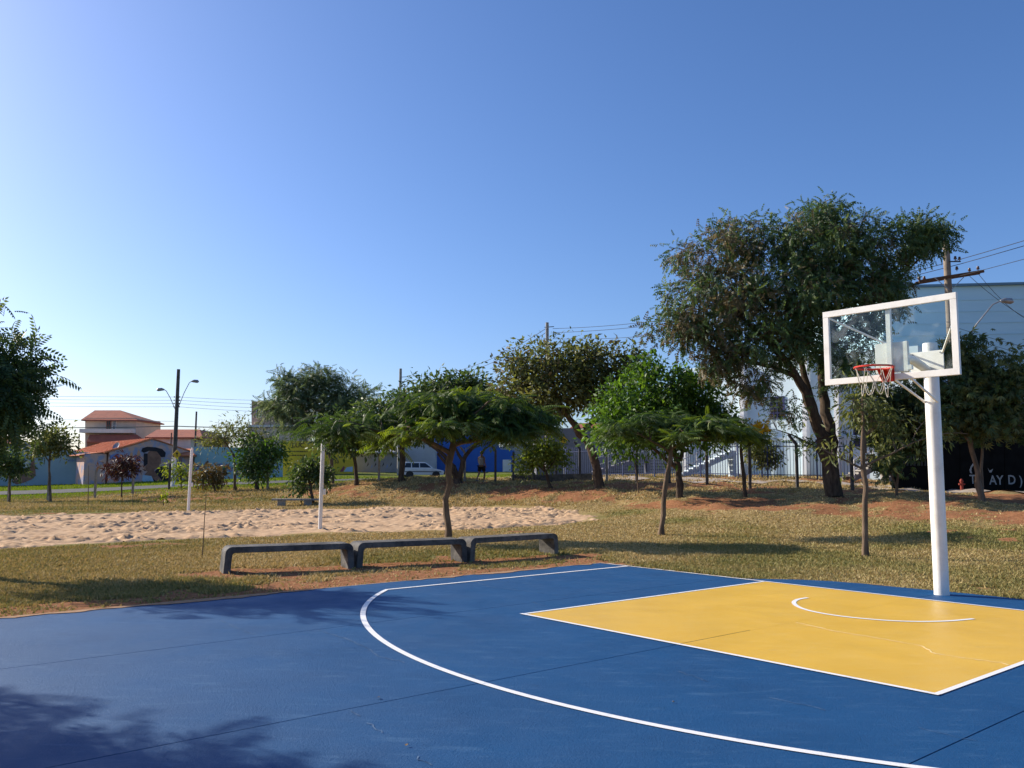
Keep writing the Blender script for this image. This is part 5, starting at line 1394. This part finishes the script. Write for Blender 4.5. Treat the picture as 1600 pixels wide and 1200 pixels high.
# ------------------------------------------------------------------ utility poles and wires
wire_m = mat('wire', (.03, .03, .035), None, .6)
ceramic = mat('insulator', (.10, .055, .04), None, .3)
POLES = {}
def pole(key, px, top, D, label, r0=.17, r1=.12, m=concrete, base_white=False):
    t = at(px, top, D); z0 = tz(t.x, t.y)
    o = thing('utility_pole', label, 'pole', (t.x, t.y, z0), 0, 'utility poles along the street')
    h = t.z - z0
    MB().tube([(0, 0, -.3), (0, 0, h * .5), (0, 0, h)], [r0, (r0 + r1) / 2, r1], 12).build('shaft', m, o, True)
    if base_white: MB().tube([(0, 0, .02), (0, 0, 2.4)], [r0 + .012, r0 + .004], 12).build('painted_base', white_paint, o, True)
    POLES[key] = (o, h); return o, h
def lamp_arm(o, h, dx, dz, dy=0.0, z0=None):
    z0 = z0 if z0 is not None else h - 2.5
    pts = [(0, 0, z0), (dx * .5, dy * .5, z0 + dz * .62), (dx * .85, dy * .85, z0 + dz * .95), (dx, dy, z0 + dz)]
    MB().tube(pts, .03, 8).build('lamp_arm', grey_metal, o, True)
    s = 1 if dx > 0 else -1
    V = MB(); V.tube([(dx, dy, z0 + dz), (dx + s * .22, dy, z0 + dz + .03), (dx + s * .5, dy, z0 + dz), (dx + s * .62, dy, z0 + dz - .03)], [.06, .13, .14, .05], 10)
    V.build('lamp_head', grey_metal, o, True)
o1, h1 = pole('left', 279, 577, 70, 'street lamp pole with two lamp arms in front of the mural house', .19, .13, post_dark, True)
lamp_arm(o1, h1, 1.1, 2.5, 0, h1 - 3.5); lamp_arm(o1, h1, -1.1, 1.9, 0, h1 - 3.6)
ins = MB()
for k in range(4):
    for s in (-1, 1): ins.lathe([(.03, -.05), (.06, -.02), (.06, .02), (.03, .05)], 8, (s * .22, -.05, h1 - 2.3 - k * .27))
ins.build('insulators', ceramic, o1)
o2, h2_ = pole('mid', 626, 576, 84, 'concrete utility pole behind the dark tree left of the car', .19, .13, concrete)
arms = MB()
for k, z in enumerate((.55, 1.0, 1.5, 2.1)): arms.bar((0, 0, h2_ - z - .3), (.75, 0, h2_ - z - .25), .05)
arms.build('bracket', dark_metal, o2)
lamp_arm(o2, h2_, -2.4, 1.8, 0, h2_ - 5.2)
o3, h3_ = pole('bank', 855, 504, 62, 'concrete utility pole rising behind the leaning tree', .18, .12, concrete)
MB().bar((-.2, 0, h3_ - .35), (.5, 0, h3_ - .3), .05).build('bracket', dark_metal, o3)
o4, h4_ = pole('right', 1478, 378, 40, 'utility pole with a rusty crossarm behind the glass backboard', .21, .155, mat('pole_concrete', (.27, .22, .17), (.20, .16, .12), .95, 3, .3, 30))
rust = mat('rusty_wood', (.15, .075, .04), (.09, .05, .03), .95, 6)
zc = (at(1478, 430, 40).z - o4.location.z)
for s in (-1, 1):
    MB().bar((-1.3, s * .18 + .35, zc - .28), (1.45, s * .18 - .35, zc + .08), .11, .13).build('crossarm', rust, o4)
    MB().bar((s * .75, -.2, zc - .1 + s * .05), (s * .05, -.17, zc - .75), .03).build('arm_brace', grey_metal, o4)
for x, y, z in ((-1.2, .35, zc - .12), (-.95, .35, zc - .1), (1.0, -.1, zc + .2), (1.3, -.3, zc + .24), (.3, -.2, zc + .75), (.5, -.2, zc + .72), (.35, -.2, zc + .25)):
    MB().lathe([(.015, -.1), (.02, -.03), (.07, -.02), (.075, .03), (.045, .05), (.06, .07), (.05, .12), (.01, .14)], 10, (x, y, z)).build('insulator', ceramic, o4, True)
MB().bar((0, -.18, zc + .62), (.55, -.2, zc + .62), .05).build('bracket', dark_metal, o4)
for k in range(6): MB().bar((-.26, -.17, zc - 2.3 - k * .28), (.32, -.17, zc - 2.3 - k * .28), .025).build('step_bolt', dark_metal, o4)
lamp_arm(o4, h4_, 2.1, 2.9, -.6, h4_ - 5.9)
o5, h5_ = pole('short', 307, 643, 92, 'short dark pole among the red-roofed houses', .11, .09, post_dark)
o6, h6_ = pole('thin', 268, 676, 94, 'thin short pole before the white house', .08, .06, post_dark)
o7, h7_ = pole('stub', 124, 678, 96, 'thin stub pole left of the two-storey house', .08, .06, post_dark)

def wire(a, c, sag, r=.014, label=None, n=18):
    a = Vector(a); c = Vector(c)
    pts = [a.lerp(c, t) - Vector((0, 0, sag * 4 * t * (1 - t))) for t in np.linspace(0, 1, n)]
    o = MB().tube([p - a for p in pts], r, 5).build('power_line', wire_m, None, True)
    o.location = a
    return tag(o, label, 'power line', 'overhead power lines')
def pt(key, dz, dx=0., dy=0.):
    o, h = POLES[key]; return Vector(o.location) + Vector((dx, dy, h - dz))
OFFR = Vector((33, 17, 14.5)); OFFL = Vector((-75, 76, 9.5))
for k, (dz, dx) in enumerate(((1.0, .2), (1.15, .45))):
    wire(pt('right', dz, dx, -.2), pt('bank', .45 + k * .3, .4), .7, .016, ('upper' if k == 0 else 'lower') + ' cable of the pair from the rusty crossarm pole to the bank pole')
    wire(pt('bank', .45 + k * .3, -.1), pt('mid', .7 + k * .45, .7), 1.1, .02, ('upper' if k == 0 else 'lower') + ' cable of the pair sagging from the bank pole to the pole by the car')
    wire(pt('right', dz, dx, -.2), OFFR - Vector((0, 0, k * .25)), .4, .016, ('upper' if k == 0 else 'lower') + ' cable of the pair leaving the crossarm pole at the upper right')
wire(pt('right', 1.75, .3, -.2), OFFR - Vector((0, 0, 1.1)), .4, .014, 'single cable just below the upper right cable pair')
wire(pt('right', 1.75, -.3, 0), pt('bank', 1.2, .4), .9, .014, 'single lower cable between the crossarm pole and the bank pole')
wire(pt('right', 1.55, 1.25, -.3), Vector((30, 48, 10.2)), .4, .012, 'thin cable falling from the crossarm towards the gymnasium')
wire(pt('right', 1.7, 1.0, -.1), Vector((30, 46, 9.4)), .4, .012, 'lower thin cable falling from the crossarm towards the gymnasium')
for k in range(5):
    wire(pt('right', 4.2 + k * .3, .25, -.15), Vector((34, 44, 7.2 - k * .55)), .35, .010, ('topmost', 'second', 'third', 'fourth', 'lowest')[k] + ' of five thin service cables fanning out right of the crossarm pole')
for k in range(4):
    wire(pt('left', 2.3 + k * .27, -.22), OFFL + Vector((0, 0, -.3 * k)), .35, .012, ('topmost', 'second', 'third', 'lowest')[k] + ' of four thin parallel wires left of the street lamp pole')
    wire(pt('left', 2.3 + k * .27, .22), pt('mid', 2.8 + k * .45), .35, .012, ('topmost', 'second', 'third', 'lowest')[k] + ' of four thin wires from the street lamp pole to the pole by the car')
wire(pt('left', 4.7), OFFL + Vector((0, 0, -3.0)), .5, .035, 'thick low cable left of the street lamp pole')
wire(pt('left', 4.7), pt('mid', 5.0), .4, .035, 'thick low cable right of the street lamp pole')
wire(pt('left', 4.3), OFFL + Vector((0, 0, -1.9)), .3, .012, 'single thin wire just above the thick low cable')

# ------------------------------------------------------------------ white car
cp_ = at(659, 748, 78)
car = thing('parked_car', 'white hatchback wagon parked on the street behind the trees', 'car', (cp_.x, cp_.y, tz(cp_.x, cp_.y) + .09), rad(14))
car_paint = mat('car_white', (.78, .78, .77), (.72, .72, .70), .25, 2, spec=.5)
def car_shell(profile, halfs, name, m, parent, bevel=.04):
    """profile: (x, z) outline; halfs: half width per point"""
    n = len(profile); V = [(x, -h, z) for (x, z), h in zip(profile, halfs)] + [(x, h, z) for (x, z), h in zip(profile, halfs)]
    return MB().add(V, [tuple(range(n)), tuple(range(2 * n - 1, n - 1, -1))] + [(i, i + n, (i + 1) % n + n, (i + 1) % n) for i in range(n)]).build(name, m, parent, False, bevel)
lower = [(-1.85, .28), (1.85, .26), (1.92, .45), (1.88, .66), (1.1, .82), (.85, .86), (-1.82, .88), (-1.90, .6)]
car_shell(lower, [.76, .74, .74, .74, .78, .80, .78, .77], 'body', car_paint, car)
cab = [(-1.80, .87), (.95, .86), (.30, 1.37), (.15, 1.41), (-1.45, 1.42), (-1.60, 1.38)]
car_shell(cab, [.77, .77, .60, .60, .60, .60], 'cabin', car_paint, car, .03)
car_glass = mat('car_glass', (.015, .018, .022), None, .06, spec=.6)
def side_glass(x0, x1, xt0, xt1, s):
    z0, z1 = .92, 1.33
    f = lambda z: (.77 - (.17) * (z - .87) / .53) + .006
    return MB().sheet([(x0, s * f(z0), z0), (x1, s * f(z0), z0), (xt1, s * f(z1), z1), (xt0, s * f(z1), z1)])
for s in (-1, 1):
    for q in ((-.28, .75, -.28, .22), (-1.0, -.36, -1.0, -.36), (-1.66, -1.08, -1.52, -1.08)):
        side_glass(*q, s).build('side_window', car_glass, car)
MB().sheet([(-1.806, -.66, .94), (-1.806, .66, .94), (-1.635, .53, 1.32), (-1.635, -.53, 1.32)]).build('rear_window', car_glass, car)
MB().sheet([(.86, -.66, .94), (.86, .66, .94), (.37, .53, 1.32), (.37, -.53, 1.32)]).build('windscreen', car_glass, car)
trim = mat('car_trim', (.03, .03, .03), None, .6)
MB().box((-1.92, 0, .40), (.14, 1.5, .2)).build('bumper', trim, car, bevel=.03); MB().box((1.93, 0, .40), (.14, 1.46, .2)).build('bumper', trim, car, bevel=.03)
for s in (-1, 1):
    MB().box((0, s * .785, .56), (3.3, .03, .06)).build('side_strip', trim, car)
    MB().box((-1.88, s * .64, .72), (.05, .2, .24)).build('tail_light', red_paint, car)
    for x in (-1.2, 1.18):
        wv = MB(); M_ = Matrix.Translation((x, s * .70, .27)) @ Matrix.Rotation(math.pi / 2, 4, 'X')
        t = MB().lathe([(.19, -.085), (.27, -.085), (.285, -.05), (.285, .05), (.27, .085), (.19, .085)], 20)
        t.v = [tuple(M_ @ Vector(p)) for p in t.v]; wo = t.build('wheel', rubber, car, True)
        t = MB().lathe([(.02, -.07), (.17, -.088), (.19, -.09), (.19, .09), (.17, .088), (.02, .07)], 16)
        t.v = [tuple(M_ @ Vector(p)) for p in t.v]; t.build('rim', grey_metal, wo, True)
        MB().lathe([(.36, -.01), (.36, .01)], 18).build  # arch is drawn by the dark ring below
        t = MB().lathe([(.30, -.03), (.345, -.03), (.345, .03), (.30, .03)], 20); t.v = [tuple(Matrix.Translation((x, s * .765, .28)) @ Matrix.Rotation(math.pi / 2, 4, 'X') @ Vector(p)) for p in t.v if True]
        t.build('wheel_arch', trim, car)

# ------------------------------------------------------------------ the walking person
pp = at(752, 752.5, 50.2)
man = thing('person', 'person in a grey sleeveless top and black shorts walking along the bank', 'person', (pp.x, pp.y, tz(pp.x, pp.y)), rad(-25))
skin_m = mat('skin', (.24, .13, .085), (.2, .11, .07), .6, 8)
hair_m = mat('hair', (.012, .01, .009), None, .7)
shirt_m = mat('grey_cloth', (.36, .36, .38), (.30, .30, .32), .9, 10)
short_m = mat('black_cloth', (.012, .012, .014), None, .9)
shoe_m = mat('shoe', (.25, .25, .26), (.1, .1, .1), .7, 20)
def skinned(name, verts, edges, radii, m, parent, root=0, sub=2):
    me = bpy.data.meshes.new(name); me.from_pydata(verts, edges, []); me.update()
    o = link_mesh(name, me, m, parent)
    sk = o.modifiers.new('skin', 'SKIN')
    for i, rr in enumerate(radii):
        me.skin_vertices[0].data[i].radius = (rr, rr) if not hasattr(rr, '__len__') else rr
        me.skin_vertices[0].data[i].use_root = (i == root)
    sk.use_smooth_shade = True
    ss = o.modifiers.new('sub', 'SUBSURF'); ss.levels = sub; ss.render_levels = sub
    return o
# faces +Y (away); mid-stride; height 1.75
BV = [(0, 0, .95), (0, .01, 1.12), (0, .01, 1.32), (0, .01, 1.45), (0, .02, 1.53), (0, .04, 1.60), (0, .045, 1.70),
      (.10, 0, .90), (.12, .20, .50), (.12, .10, .10), (.12, .26, .045),
      (-.10, 0, .90), (-.12, -.05, .49), (-.12, -.34, .14), (-.12, -.26, .05),
      (.19, 0, 1.42), (.24, -.10, 1.17), (.24, .06, .95), (.24, .10, .88),
      (-.19, 0, 1.42), (-.24, .08, 1.16), (-.22, .28, 1.02), (-.21, .34, .99)]
BE = [(0, 1), (1, 2), (2, 3), (3, 4), (4, 5), (5, 6), (0, 7), (7, 8), (8, 9), (9, 10), (0, 11), (11, 12), (12, 13), (13, 14), (3, 15), (15, 16), (16, 17), (17, 18), (3, 19), (19, 20), (20, 21), (21, 22)]
BR = [(.14, .10), (.13, .09), (.15, .10), (.13, .08), .055, .085, .075, .085, .06, .042, .035, .085, .06, .042, .035, .058, .043, .033, .035, .058, .043, .033, .035]
body = skinned('body', BV, BE, BR, skin_m, man)
fg = []
for bx, by, bz, s in ((.24, .10, .87, 1), (-.21, .345, .98, -1)):
    for k in range(4):
        x = bx + (k - 1.5) * .016; MBf = MB().tube([(x, by, bz + .01), (x, by + .012, bz - .03 - .006 * (k in (1, 2))), (x, by + .028, bz - .055)], [.008, .008, .006], 6); fg.append(MBf)
    fg.append(MB().tube([(bx - s * .03, by, bz + .02), (bx - s * .045, by + .02, bz), (bx - s * .04, by + .035, bz - .02)], [.009, .009, .007], 6))
allf = MB()
for f_ in fg: allf.add(f_.v, f_.f)
allf.build('fingers', skin_m, man, True)
skinned('top', [(0, 0, .93), (0, .01, 1.12), (0, .01, 1.32), (0, .01, 1.45)], [(0, 1), (1, 2), (2, 3)], [(.20, .16), (.19, .15), (.21, .16), (.17, .12)], shirt_m, man)
skinned('shorts', [(0, 0, .98), (.10, 0, .88), (.125, .13, .60), (-.10, 0, .88), (-.125, -.035, .58)], [(0, 1), (1, 2), (0, 3), (3, 4)], [(.19, .15), .135, .115, .135, .115], short_m, man)
hh = MB(); hh.lathe([(.02, -.10), (.085, -.07), (.105, 0), (.095, .06), (.06, .10), (.01, .115)], 14, (0, .03, 1.70)); hh.build('hair', hair_m, man, True)
for x, y, z in ((.12, .16, .035), (-.12, -.28, .07)):
    MB().box((x, y, z), (.095, .28, .09)).build('shoe', shoe_m, man, bevel=.03)
fc = MB()
fc.lathe([(.001, -.02), (.014, -.01), (.012, .012), (.003, .03)], 8, (0, .135, 1.645)); fc.build('nose', skin_m, man)
for s in (-1, 1):
    MB().lathe([(.002, -.03), (.012, -.02), (.014, .01), (.004, .03)], 8, (s * .098, .045, 1.65)).build('ear', skin_m, man)

# a low hill line far behind the roofs closes the view
hill_m = mat('far_hill', (.08, .11, .05), (.06, .09, .04), 1.0, .02)
hx = np.linspace(-900, 900, 90); V = []
for x in hx:
    hz = 12 + 10 * fbm(np.array([x * .006]), np.array([3.3]), 4)[0]
    V += [(x, 900, -5), (x, 900, hz * .6), (x, 980, hz), (x, 1200, -5)]
idx = [(4 * i + k, 4 * (i + 1) + k, 4 * (i + 1) + k + 1, 4 * i + k + 1) for i in range(len(hx) - 1) for k in range(3)]
tag(link_mesh('far_hills', raw_mesh('far_hills', V, 4, idx), hill_m, None, True), 'low wooded hills at the horizon', kind='structure')
